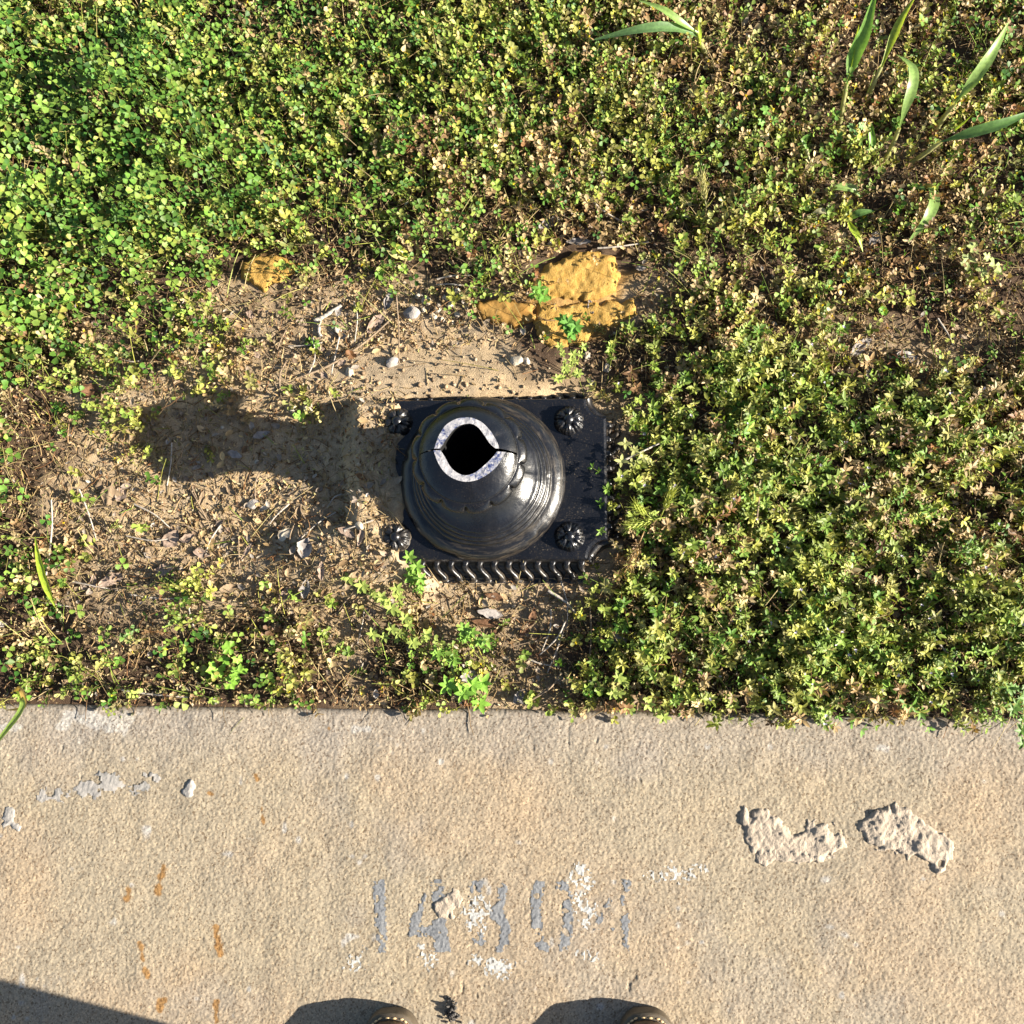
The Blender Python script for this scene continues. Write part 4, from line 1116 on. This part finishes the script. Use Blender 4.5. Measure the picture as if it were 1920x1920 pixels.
star_sprig('leafy sprig in front of the ochre stones with yellow buds', [(1065, 605, 0.035), (1080, 612, 0.035), (1072, 622, 0.03), (1055, 600, 0.03)], (1068, 640), (0.12, 0.28, 0.05), 0.012)
star_sprig('pale bushy sprig between the ochre slab and the base plate', [(1050, 650, 0.04), (1075, 665, 0.045), (1095, 650, 0.04), (1060, 690, 0.04), (1085, 700, 0.035), (1045, 710, 0.03)], (1068, 710), SY, 0.008)
star_sprig('small pale sprig standing on the big ochre stone left edge', [(1012, 540, 0.045), (1020, 555, 0.04), (1003, 550, 0.04)], (1012, 575), (0.14, 0.30, 0.05), 0.012, nn_=4)
star_sprig('yellow green star weed on the concrete edge right of center', [(1150, 1300, 0.045), (1180, 1330, 0.04), (1215, 1320, 0.04), (1245, 1345, 0.035), (1160, 1270, 0.04)], (1190, 1300), SY, 0.010)
star_sprig('dark star-leaved weed at the right end of the concrete edge', [(1900, 1330, 0.06), (1915, 1370, 0.06), (1890, 1290, 0.05), (1925, 1310, 0.06), (1918, 1395, 0.05)], (1915, 1290), (0.11, 0.21, 0.04), 0.010)

# bristly seed heads
def seed_head(label, a, b, col):
    t = thing('seed_head', label, 'seed head', PZ(*b), 'bristly seed heads')
    A, B = np.array(PZ(*a)), np.array(PZ(*b))
    ax = norm(B - A); Ln = np.linalg.norm(B - A)
    tube_mesh('stem', [tuple(A - ax * 0.025 - np.array([0, 0, 0.02])), tuple(A - ax * 0.01), tuple(A)], 0.0009, 0.0008, M_BLADE, t, 8, 0.05, 1, np.array(col) * 0.8)
    bag = Bag(); n = 46
    u = np.linspace(0, 0.92, n); th = np.arange(n) * 2.4
    e1 = norm(np.cross(ax, np.array([0.1, 0.3, 0.9]))); e2 = np.cross(ax, e1)
    sd = np.cos(th)[:, None] * e1 + np.sin(th)[:, None] * e2
    p = A + ax * (u * Ln)[:, None] + sd * 0.0012
    bag.leaves(LEAF_LA, p, sd * 0.55 + ax, sd, np.full(n, 0.0085), np.tile(np.array(col), (n, 1)), 0.9)
    pts = np.stack([p, p + (sd * 0.5 + ax) * 0.007, p + (sd * 0.6 + ax) * 0.0135], 1)
    bag.stems(pts, np.full(n, 0.00022), np.tile(np.array(col) * 1.2, (n, 1)))
    bag.build('bristles', M_BLADE, t, t.location)
seed_head('green bristly seed head right of the plate, pointing left', (1225, 975, 0.045), (1176, 988, 0.055), (0.34, 0.40, 0.08))
seed_head('green bristly seed head right of the plate, pointing up', (1245, 955, 0.05), (1262, 918, 0.065), (0.34, 0.38, 0.08))
seed_head('small green bristly seed head between the other two green ones', (1212, 965, 0.045), (1190, 948, 0.055), (0.36, 0.42, 0.08))
seed_head('dry tan bristly seed head below the right corner of the plate', (1200, 1015, 0.035), (1180, 1062, 0.03), (0.58, 0.42, 0.22))
seed_head('pale upright seed head at the upper right, below the two broad blades', (1322, 375, 0.03), (1316, 325, 0.05), (0.44, 0.42, 0.20))
seed_head('yellowish seed head among the weeds right of the plate', (1390, 900, 0.045), (1368, 930, 0.045), (0.36, 0.36, 0.10))

# dead leaves
def dead_leaf(label, px_, py_, lpx, wpx, ang, material, curl=0.3, lobes_=0, lift=0.002, seed=0):
    r = np.random.default_rng(seed + 100)
    c = P(px_, py_, 0.006)
    L, W = lpx * 0.00070, wpx * 0.00070
    nu, nv = 19, 9
    u = np.linspace(0, 1, nu); v = np.linspace(-1, 1, nv)
    U, Vv = np.meshgrid(u, v, indexing='ij')
    shape = np.sin(np.clip(U, 0.0, 1) * math.pi) ** 0.75 * (1 - 0.25 * (U - 0.4))
    if lobes_: shape = shape * (0.62 + 0.42 * np.abs(np.cos(U * math.pi * lobes_ + 0.4)))
    shape = shape * (1 + 0.5 * vnoise(U * 5, np.sign(Vv) * 3.3 + seed * 1.7, 3) + 0.35 * vnoise(U * 13, np.sign(Vv) * 3.3 + seed * 1.7, 4)) + 0.02
    X = (U - 0.5) * L; Y = Vv * shape * W / 2 + 0.08 * W * np.sin(U * 3 + seed)
    curl = curl * 0.7
    Z = curl * W * 0.5 * (Vv ** 2) * shape + curl * 0.25 * L * ((U - 0.5) * 2) ** 2 * (0.5 + 0.5 * r.random()) + 0.22 * W * vnoise(U * 4 + seed, Vv * 2, 5) + 0.08 * W * vnoise(U * 11 + seed, Vv * 4, 7) + 0.03 * W * (1 - np.abs(Vv)) * -1
    a = math.radians(ang)
    gx, gy = c.x + X * math.cos(a) - Y * math.sin(a), c.y + X * math.sin(a) + Y * math.cos(a)
    z0 = float(soil_z(np.array([c.x]), np.array([c.y]))[0])
    tl = r.normal(0, 0.12, 2)
    V = np.stack([gx - c.x, gy - c.y, Z + lift + tl[0] * X + tl[1] * Y], -1).reshape(-1, 3)
    t_ = 0.0004
    top = V; bot = V - np.array([0, 0, t_])
    f = grid_faces(nu, nv)
    o = np_mesh('dead_leaf', np.concatenate([top, bot]), np.concatenate([f[:, ::-1], f + len(V)]), material)
    zmin = V[:, 2].min()
    o.location = (c.x, c.y, z0 + 0.0025 - min(zmin, 0))
    # seat it on the soil below
    return tag(o, label, 'dead leaf', 'dead leaves on the soil')
for i, a in enumerate([
        ('large ragged tan leaf on the left beside the grass blade', 155, 1025, 70, 50, -15, M_DL_TAN, 0.35, 3),
        ('tan pointed leaf below the ragged leaf at lower left', 210, 1088, 52, 24, 30, M_DL_PINK, 0.3, 0),
        ('broad tan leaf near the lower middle of the litter at left', 320, 1010, 45, 26, 50, M_DL_PINK, 0.25, 0),
        ('square-cut brown leaf in the straw left of the shadow', 212, 930, 48, 42, -10, M_DL_TAN, 0.2, 0),
        ('orange brown crumpled leaf at the left end of the bare soil', 185, 740, 48, 34, -35, M_DL_BROWN, 0.6, 2),
        ('pale curled leaf on top of the orange brown one', 182, 728, 26, 16, 10, M_DL_GREY, 0.4, 0),
        ('white rounded leaf at the edge of the clover, upper left of the soil', 160, 652, 26, 18, 60, M_PEBBLE, 0.3, 0),
        ('grey lavender leaf lying in the shadow, upper of the two', 490, 815, 34, 15, 25, M_DL_GREY, 0.35, 0),
        ('grey lavender leaf lying in the shadow, lower of the two', 440, 852, 30, 14, -10, M_DL_GREY, 0.35, 0),
        ('long grey leaf standing on edge above the bare soil', 728, 562, 42, 18, 75, M_DL_GREY, 0.5, 0),
        ('pinkish bark-like leaf below the long grey leaf', 705, 605, 52, 22, 48, M_DL_PINK, 0.25, 0),
        ('silver leaf tip at the top of the big ochre stone', 1030, 418, 48, 26, 20, M_DL_GREY, 0.4, 0),
        ('grey curled leaf touching the upper edge of the big ochre stone', 1085, 455, 50, 16, -5, M_DL_GREY, 0.5, 2),
        ('small grey leaf lying on the low ochre slab', 1108, 576, 30, 14, -75, M_DL_GREY, 0.5, 2),
        ('dark red crumpled leaf on the big ochre stone', 1116, 538, 16, 10, 60, M_DL_BROWN, 0.7, 2),
        ('pale pointed leaf lying flat below the scrolled trim', 920, 1150, 52, 17, -8, M_DL_GREY, 0.15, 0),
        ('brown ridged leaf just under the pale pointed one', 918, 1168, 70, 16, -8, M_DL_BROWN, 0.3, 0),
        ('dark grey leaf right of the litter below the plate', 1155, 1145, 44, 20, 35, M_DL_GREY, 0.3, 0),
        ('grey leaf with a curled edge left of the plate', 582, 1030, 40, 28, 70, M_DL_GREY, 0.4, 0),
        ('narrow grey leaf below the curled grey one', 578, 1105, 38, 18, 80, M_DL_GREY, 0.5, 0),
        ('crumpled pale leaf at the edge of the litter, left of the sprigs', 690, 1150, 34, 28, 20, M_DL_PINK, 0.5, 2),
        ('brown leaf pressed against the concrete at lower left', 135, 1285, 38, 24, -25, M_DL_TAN, 0.3, 0),
        ('mottled round leaf in the weeds at lower left', 335, 1250, 30, 30, 10, M_DL_TAN, 0.35, 0),
        ('grey leaf at the concrete edge below the plate', 975, 1305, 34, 22, 40, M_DL_GREY, 0.5, 2),
        ('dull grey leaf at the foot of the right plate corner', 1210, 1065, 40, 24, -15, M_DL_GREY, 0.3, 0),
        ('pale leaf in the litter left of the vivid star weed', 880, 1268, 36, 22, 15, M_DL_GREY, 0.35, 0),
        ('silvery leaf among straw at the right', 1615, 650, 52, 24, 40, M_DL_GREY, 0.4, 0),
        ('dark grey leaf in the shade right of the silvery leaf', 1700, 668, 46, 22, 5, M_DL_GREY, 0.3, 0),
        ('pale grey leaf below the low grass tuft', 1640, 445, 40, 18, 55, M_DL_GREY, 0.3, 0),
        ('tan leaf on the soil just below the shadow', 225, 925, 34, 26, 70, M_DL_PINK, 0.3, 0),
        ('tan folded leaf lower middle of the litter', 305, 1070, 44, 24, 10, M_DL_PINK, 0.35, 0),
        ('tan leaf overlapping straw right of the folded one', 365, 1075, 36, 24, -60, M_DL_TAN, 0.35, 0),
        ('pale leaf on the sunlit soil between shadow and plate', 540, 1005, 30, 22, 55, M_PEBBLE, 0.3, 0),
        ('silver leaf near the right edge of the dark soil', 1265, 880, 24, 10, 20, M_DL_GREY, 0.3, 0)]):
    dead_leaf(*a, seed=i)

# twigs
def twig(label, pts, r0, r1, material=None, group='twigs on the soil'):
    ctrl = []
    for (px_, py_, dz_) in pts:
        q = P(px_, py_, 0.006)
        ctrl.append((q.x, q.y, float(soil_z(np.array([q.x]), np.array([q.y]))[0]) + dz_))
    o = tube_mesh('twig', ctrl, r0, r1, material or M_TWIG, None, 26, 0.10, len(label))
    return tag(o, label, 'twig', group)
for a in [('long curved brown twig running up to the grey leaf above the bare soil', [(560, 716, .003), (620, 690, .005), (680, 645, .005), (735, 598, .007)], .0017, .0013, M_TWIG),
          ('thin straight stem crossing the end of the long curved twig', [(745, 560, .012), (748, 610, .009), (748, 640, .006), (750, 685, .003)], .0010, .0008, M_TWIG),
          ('bleached bone-like twig on the soil left of the long twig', [(590, 602, .004), (610, 592, .005), (640, 572, .006)], .0034, .0024, M_TWIG_PALE),
          ('short pale twig hanging below the bleached one', [(600, 600, .004), (598, 620, .003), (602, 632, .003)], .0022, .0026, M_TWIG_PALE),
          ('pale wavy twig standing on the left edge of the bare soil', [(107, 940, .02), (108, 985, .02), (98, 1040, .014), (86, 1078, .006)], .0010, .0013, M_TWIG_PALE),
          ('straw twig sloping across the left litter', [(100, 910, .006), (140, 945, .008), (190, 985, .006), (212, 1005, .004)], .0012, .0008, M_TWIG),
          ('straw twig pointing at the tip of the shadow', [(250, 945, .004), (290, 965, .006), (318, 990, .004)], .0012, .0008, M_TWIG_PALE),
          ('pale twig lying level in the lower left litter', [(243, 1115, .006), (300, 1122, .006), (362, 1122, .005)], .0014, .0010, M_TWIG_PALE),
          ('brown twig just above the level pale one', [(205, 1105, .006), (250, 1100, .006), (298, 1093, .006)], .0013, .0010, M_TWIG),
          ('upright white twig below the level pale one', [(355, 1140, .008), (360, 1160, .01), (366, 1182, .006)], .0012, .0010, M_TWIG_PALE),
          ('thin twig lying in the post shadow', [(322, 830, .006), (320, 870, .006), (312, 910, .004)], .0010, .0008, M_TWIG_PALE),
          ('forked grey twig at the lower right of the scrolled trim', [(1028, 1108, .01), (1062, 1130, .012), (1085, 1158, .01)], .0020, .0012, M_TWIG_PALE),
          ('arching tan twig in the litter below the plate', [(1060, 1165, .014), (1045, 1195, .016), (1012, 1228, .01)], .0012, .0009, M_TWIG_PALE),
          ('dark twig at the concrete edge below the plate', [(990, 1315, .012), (1030, 1290, .016), (1052, 1262, .014)], .0014, .0010, M_TWIG),
          ('grey twig rising from the litter right of the arching twig', [(1105, 1240, .01), (1108, 1180, .018), (1104, 1120, .02)], .0010, .0008, M_TWIG),
          ('thin pale twig leaning on the right edge of the plate', [(1155, 876, .035), (1185, 862, .035), (1232, 838, .03)], .0014, .0011, M_TWIG_PALE),
          ('pale stem lying above the white pebbles', [(820, 525, .008), (850, 520, .01), (885, 520, .008)], .0014, .0012, M_TWIG_PALE),
          ('second pale stem just below the first above the white pebbles', [(812, 535, .006), (850, 535, .008), (915, 545, .008)], .0012, .0010, M_TWIG_PALE),
          ('white stem in the dark soil above the big ochre stone', [(1100, 375, .014), (1130, 400, .012), (1180, 425, .008)], .0016, .0010, M_TWIG_PALE),
          ('pinkish branched twig right of the big ochre stone', [(1120, 470, .012), (1160, 468, .014), (1215, 458, .012)], .0014, .0010, M_TWIG_PALE),
          ('pale twig in the dark soil at the right', [(1755, 600, .012), (1775, 630, .012), (1785, 650, .008)], .0014, .0009, M_TWIG_PALE),
          ('reddish stem standing in the weeds right of the plate', [(1408, 980, .04), (1410, 940, .05), (1412, 910, .05)], .0014, .0012, M_TWIG),
          ('pinkish twig near the right of the concrete edge', [(1750, 1200, .014), (1780, 1235, .016), (1805, 1260, .01)], .0015, .0009, M_TWIG_PALE),
          ('long straw lying along the concrete edge at left', [(235, 1292, .012), (290, 1300, .014), (360, 1306, .014)], .0013, .0010, M_TWIG_PALE)]:
    twig(*a)

rl = random.Random(21)
def few(n, x0, x1, y0, y1):
    out = []
    while len(out) < n:
        a, b = rl.uniform(x0, x1), rl.uniform(y0, y1)
        if all(math.hypot(a - c, b - d) > 26 for c, d in out): out.append((a, b))
    return out
for k_, (a, b) in enumerate(few(30, 70, 690, 900, 1180)):
    o = dead_leaf('small tan dead leaf scattered in the dry litter left of the plate', a, b, rl.uniform(20, 42), rl.uniform(9, 19), rl.uniform(0, 360), rl.choice([M_DL_TAN, M_DL_TAN, M_DL_PINK]), rl.uniform(0.2, 0.6), 0, seed=60 + k_)
    o['group'] = 'small leaves in the litter left of the plate'
for k_, (a, b) in enumerate(few(14, 850, 1190, 1110, 1300)):
    o = dead_leaf('small dull brown leaf in the dark litter below the plate', a, b, rl.uniform(18, 38), rl.uniform(8, 16), rl.uniform(0, 360), M_DL_BROWN, rl.uniform(0.2, 0.6), 0, seed=100 + k_)
    o['group'] = 'small brown leaves below the plate'
for k_, (a, b) in enumerate(few(14, 150, 700, 580, 720)):
    o = dead_leaf('small pale leaf chip strewn on the soil above the post shadow', a, b, rl.uniform(14, 30), rl.uniform(8, 14), rl.uniform(0, 360), rl.choice([M_DL_GREY, M_DL_PINK]), rl.uniform(0.2, 0.6), 0, seed=130 + k_)
    o['group'] = 'pale leaf chips above the post shadow'
def loose(label, n, box, group):
    for a, b in few(n, *box):
        th, ln = rl.uniform(0, 3.14), rl.uniform(18, 52)
        c_, s_ = math.cos(th) * ln, math.sin(th) * ln
        kx, ky = rl.uniform(-8, 8), rl.uniform(-8, 8)
        twig(label, [(a - c_, b - s_, .004), (a + kx, b + ky, .007), (a + c_, b + s_, .004)], rl.uniform(.0008, .0014), rl.uniform(.0006, .0009), rl.choice([M_TWIG, M_TWIG_PALE]), group)
loose('thin dry stem lying in the litter left of the plate', 22, (80, 680, 900, 1200), 'thin stems left of the plate')
loose('thin dry stem tangled in the dark litter below the plate', 16, (980, 1190, 1110, 1300), 'thin stems below the plate')
loose('thin dry stem lying above the post shadow', 12, (200, 700, 560, 720), 'thin stems above the shadow')
# pebbles
def pebble(label, px_, py_, spx, material, seed, group='pebbles on the soil'):
    q = P(px_, py_, 0.004)
    bm = bmesh.new()
    bmesh.ops.create_icosphere(bm, subdivisions=3, radius=1.0)
    r = random.Random(seed)
    pl = [(Vector((r.gauss(0, 1), r.gauss(0, 1), r.gauss(0, 1))).normalized(), r.uniform(0.55, 0.85)) for _ in range(11)]
    s = spx * 0.0007 / 2
    for v in bm.verts:
        for d, k_ in pl:
            e = v.co.dot(d) - k_
            if e > 0: v.co -= d * e * 0.9
        v.co = Vector((v.co.x * s * 1.25, v.co.y * s, v.co.z * s * 0.8))
    bmesh.ops.rotate(bm, verts=bm.verts, cent=(0, 0, 0), matrix=Matrix.Rotation(r.uniform(0, 6.28), 3, 'Z'))
    o = bm_obj('pebble', bm, material, None, False)
    o.location = (q.x, q.y, float(soil_z(np.array([q.x]), np.array([q.y]))[0]) + s * 0.35)
    return tag(o, label, 'pebble', group)
cl = [(800, 565, 20), (822, 580, 18), (845, 572, 16), (812, 592, 15), (835, 560, 13), (858, 590, 13), (858, 548, 17), (785, 555, 14), (830, 600, 11), (875, 575, 12), (795, 582, 11), (848, 605, 10)]
for i, (a, b, s_) in enumerate(cl): pebble('pale limestone pebble in the cluster left of the ochre stones', a, b, s_, M_PEBBLE, i, 'limestone pebbles in the cluster')
for i, (lab, a, b, s_, m_) in enumerate([
        ('grey flat chip at the left of the limestone cluster', 772, 588, 30, M_PEBBLE_G), ('white chip lying alone under the long curved twig', 660, 702, 18, M_PEBBLE), ('pale stone at the end of the thin straight stem', 738, 682, 24, M_PEBBLE_G),
        ('white stone in front of the low ochre slab', 968, 680, 24, M_PEBBLE), ('tan stone right of the white stone before the slab', 988, 682, 16, M_PEBBLE), ('white pebble at the lower edge of the shadow', 480, 865, 9, M_PEBBLE),
        ('tan stone beside the neck of the post shadow', 580, 765, 24, M_PEBBLE), ('small tan stone left of the shadow neck stone', 548, 765, 16, M_PEBBLE), ('grey stone right of the low ochre slab', 1138, 690, 18, M_PEBBLE_G),
        ('white chip on the sunlit soil left of the plate', 685, 992, 18, M_PEBBLE), ('pale chip at lower left of the bare soil', 475, 945, 22, M_PEBBLE_G), ('white pebble right in the post shadow', 415, 800, 8, M_PEBBLE),
        ('rounded grey stone near the dark leaf right of the plate', 1160, 1195, 30, M_PEBBLE_G), ('white chip below the upper ochre stones', 1102, 665, 15, M_PEBBLE), ('pale chip at the top left of the bare soil', 632, 618, 16, M_PEBBLE)]):
    pebble(lab, a, b, s_, m_, 50 + i)

# dark clump on the concrete
bm = bmesh.new()
c0 = P(848, 1898, SLAB_Z)
r = random.Random(5)
for k_ in range(46):
    a, d = r.uniform(0, 6.28), abs(r.gauss(0, 0.009))
    m_ = Matrix.Translation((d * math.cos(a) * 0.9, d * math.sin(a) * 1.25, r.uniform(0.0, 0.007))) @ Euler((r.uniform(0, 6), r.uniform(0, 6), r.uniform(0, 6))).to_matrix().to_4x4() @ Matrix.Diagonal((r.uniform(.6, 1.6), r.uniform(.5, 1), r.uniform(.3, .8), 1))
    bmesh.ops.create_icosphere(bm, subdivisions=1, radius=0.003, matrix=m_)
o = bm_obj('dirt_clump', bm, M_BLACKDIRT, None, False); o.location = c0
tag(o, 'small black crumbly dirt clump on the concrete between the boots', 'dirt clump')

# ------------------------------------------------------------------ the person whose boot tips show
def section_loft(secs, name, material, parent, off):
    bm = bmesh.new()
    loft(bm, secs, True, True)
    o = bm_obj(name, bm, material, parent)
    o.location = off
    return o
toes = [P(740, 1896, 0.03), P(1206, 1895, 0.03)]
pcx = (toes[0].x + toes[1].x) / 2
py0 = toes[0].y - 0.225
person = thing('person', 'person in dark trousers and brown work boots standing on the concrete, toes only in view', 'person', (pcx, py0, SLAB_Z))
for bi, tp in enumerate(toes):
    sgn = -1 if bi == 0 else 1
    bx, by = tp.x - pcx, tp.y - py0
    def outline(dw, y0=0.0, n=44):
        """sole outline, toe at +y"""
        pts = []
        for k_ in range(n):
            a = 2 * math.pi * k_ / n
            yy = -0.148 + 0.148 * math.sin(a)
            wv = 0.050 if yy > -0.12 else 0.038 + 0.012 * max(0, (yy + 0.3) / 0.18)
            cs = math.cos(a)
            wx = math.copysign(abs(cs) ** 0.62, cs) * wv
            pts.append((wx * (1 + dw / 0.05) + sgn * 0.004 * (1 if yy > -0.1 else 0), yy * (1 + dw / 0.148 * 1.0) + (dw if False else 0) + 0.148 * dw / 0.148 * 0 ))
        return pts
    o1 = outline(0.0)
    bm = bmesh.new()
    loft(bm, [[(x_ * 0.97, y_ * 0.99 - 0.001, 0.001) for x_, y_ in o1], [(x_, y_, 0.006) for x_, y_ in o1], [(x_, y_, 0.021) for x_, y_ in o1], [(x_ * 0.985, y_ * 0.995 - 0.0005, 0.0245) for x_, y_ in o1]], True, True)
    boot_up = bmesh.new()
    ins = [(x_ * 0.84, (y_ + 0.148) * 0.945 - 0.148) for x_, y_ in o1]
    rings = []
    for zz_, sc_, sh in ((0.022, 1.0, 0.0), (0.034, 1.01, 0.0), (0.046, 0.97, -0.004), (0.056, 0.86, -0.012), (0.064, 0.72, -0.03)):
        rings.append([(x_ * sc_, (y_ + 0.148) * sc_ - 0.148 + sh, zz_ + max(0, -(y_ + 0.06)) * 0.10 * (zz_ > 0.04)) for x_, y_ in ins])
    for zz_, rx, ry, cy in ((0.085, 0.040, 0.075, -0.205), (0.11, 0.041, 0.060, -0.222), (0.15, 0.046, 0.058, -0.226), (0.20, 0.051, 0.060, -0.226)):
        rings.append([(math.cos(2 * math.pi * k_ / 44) * rx, cy + math.sin(2 * math.pi * k_ / 44) * ry, zz_) for k_ in range(44)])
    loft(boot_up, rings, True, True)
    boot = bm_obj('boot', boot_up, M_LEATHER, person); boot.location = (bx, by, 0)
    so = bm_obj('sole', bm, M_SOLE, boot)
    bm = bmesh.new()
    n_st = 66
    for k_ in range(n_st):
        a = 2 * math.pi * k_ / n_st
        i_ = k_ / n_st * 44; i0 = int(i_) % 44; fr = i_ - int(i_)
        p0, p1 = Vector(o1[i0]), Vector(o1[(i0 + 1) % 44])
        q = p0.lerp(p1, fr); dr = (p1 - p0).normalized()
        m_ = Matrix.Translation((q.x * 0.90, (q.y + 0.148) * 0.965 - 0.148, 0.0248)) @ Matrix.Rotation(math.atan2(dr.y, dr.x), 4, 'Z') @ Matrix.Diagonal((0.0026, 0.0013, 0.0011, 1))
        bmesh.ops.create_icosphere(bm, subdivisions=2, radius=1.0, matrix=m_)
    bm_obj('stitching', bm, M_STITCH, boot)
def skin(name, verts, edges, material, root=0, sub=2):
    me = bpy.data.meshes.new(name)
    me.from_pydata([v[:3] for v in verts], edges, [])
    o = bpy.data.objects.new(name, me); COL.objects.link(o); o.parent = person
    me.materials.append(material)
    md = o.modifiers.new('skin', 'SKIN'); md.use_smooth_shade = True
    for i, v in enumerate(verts):
        sv = me.skin_vertices[0].data[i]
        rr = v[3]; sv.radius = rr if isinstance(rr, tuple) else (rr, rr); sv.use_root = (i == root)
    ss = o.modifiers.new('sub', 'SUBSURF'); ss.levels = sub; ss.render_levels = sub
    return o
axl, axr = toes[0].x - pcx, toes[1].x - pcx
ccx, ccy = CAMP[0] - pcx, CAMP[1] - py0
T = [(0, -0.02, 0.98, (0.15, 0.12)), (axl * 0.62, -0.01, 0.90, 0.095), (axl * 0.9, 0.065, 0.52, 0.075), (axl, 0.02, 0.15, 0.066), (axr * 0.62, -0.01, 0.90, 0.095), (axr * 0.9, 0.065, 0.52, 0.075), (axr, 0.02, 0.15, 0.066)]
skin('trousers', T, [(0, 1), (1, 2), (2, 3), (0, 4), (4, 5), (5, 6)], M_DENIM)
S = [(0, -0.03, 1.02, (0.165, 0.125)), (0, -0.04, 1.22, (0.17, 0.125)), (0, -0.03, 1.40, (0.16, 0.10)), (-0.20, -0.03, 1.44, 0.07), (-0.25, 0.16, 1.33, 0.055), (0.20, -0.03, 1.44, 0.07), (0.25, 0.16, 1.33, 0.055)]
skin('shirt', S, [(0, 1), (1, 2), (2, 3), (3, 4), (2, 5), (5, 6)], M_SHIRT)
B = [(0, -0.03, 1.00, (0.13, 0.10)), (0, -0.04, 1.22, (0.14, 0.10)), (0, -0.03, 1.42, (0.12, 0.08)), (0, 0.0, 1.53, 0.055), (0, 0.04, 1.62, (0.075, 0.085)), (0, 0.05, 1.70, (0.078, 0.095)), (0, 0.05, 1.77, (0.06, 0.07)),
     (-0.19, -0.03, 1.44, 0.05), (-0.26, 0.26, 1.30, 0.040), (ccx - 0.085, ccy - 0.12, 1.33, 0.027), (ccx - 0.075, ccy - 0.05, 1.335, (0.035, 0.016)),
     (0.19, -0.03, 1.44, 0.05), (0.26, 0.26, 1.30, 0.040), (ccx + 0.085, ccy - 0.12, 1.33, 0.027), (ccx + 0.075, ccy - 0.05, 1.335, (0.035, 0.016)),
     (axl * 0.62, -0.01, 0.90, 0.08), (axl * 0.86, 0.02, 0.52, 0.055), (axl, -0.01, 0.12, 0.040), (axr * 0.62, -0.01, 0.90, 0.08), (axr * 0.86, 0.02, 0.52, 0.055), (axr, -0.01, 0.12, 0.040)]
Ed = [(0, 1), (1, 2), (2, 3), (3, 4), (4, 5), (5, 6), (2, 7), (7, 8), (8, 9), (9, 10), (2, 11), (11, 12), (12, 13), (13, 14), (0, 15), (15, 16), (16, 17), (0, 18), (18, 19), (19, 20)]
for sgn, root_ in ((-1, 10), (1, 14)):
    hx, hy, hz = B[root_][:3]
    for q, ln in enumerate((0.052, 0.06, 0.055, 0.044)):
        i0 = len(B)
        yq = hy + 0.035 - 0.0 * q
        bx_ = hx + sgn * (0.024 - q * 0.016)
        B += [(bx_, yq, hz + 0.002, 0.0095), (bx_ - sgn * 0.004, yq + ln * 0.55, hz + 0.008, 0.0085), (bx_ - sgn * 0.012, yq + ln * 0.8, hz + 0.022, 0.0075)]
        Ed += [(root_, i0), (i0, i0 + 1), (i0 + 1, i0 + 2)]
    i0 = len(B)
    B += [(hx - sgn * 0.035, hy + 0.005, hz + 0.004, 0.0105), (hx - sgn * 0.055, hy + 0.03, hz + 0.014, 0.009), (hx - sgn * 0.06, hy + 0.052, hz + 0.026, 0.008)]
    Ed += [(root_, i0), (i0, i0 + 1), (i0 + 1, i0 + 2)]
skin('body', B, Ed, M_SKIN)
bm = bmesh.new()
bmesh.ops.create_uvsphere(bm, u_segments=24, v_segments=14, radius=1.0, matrix=Matrix.Translation((0, 0.035, 1.735)) @ Matrix.Diagonal((0.086, 0.104, 0.092, 1)))
for v in bm.verts:
    if v.co.y > 0.09: v.co.z = max(v.co.z, 1.745)
bm_obj('hair', bm, M_HAIR, person)
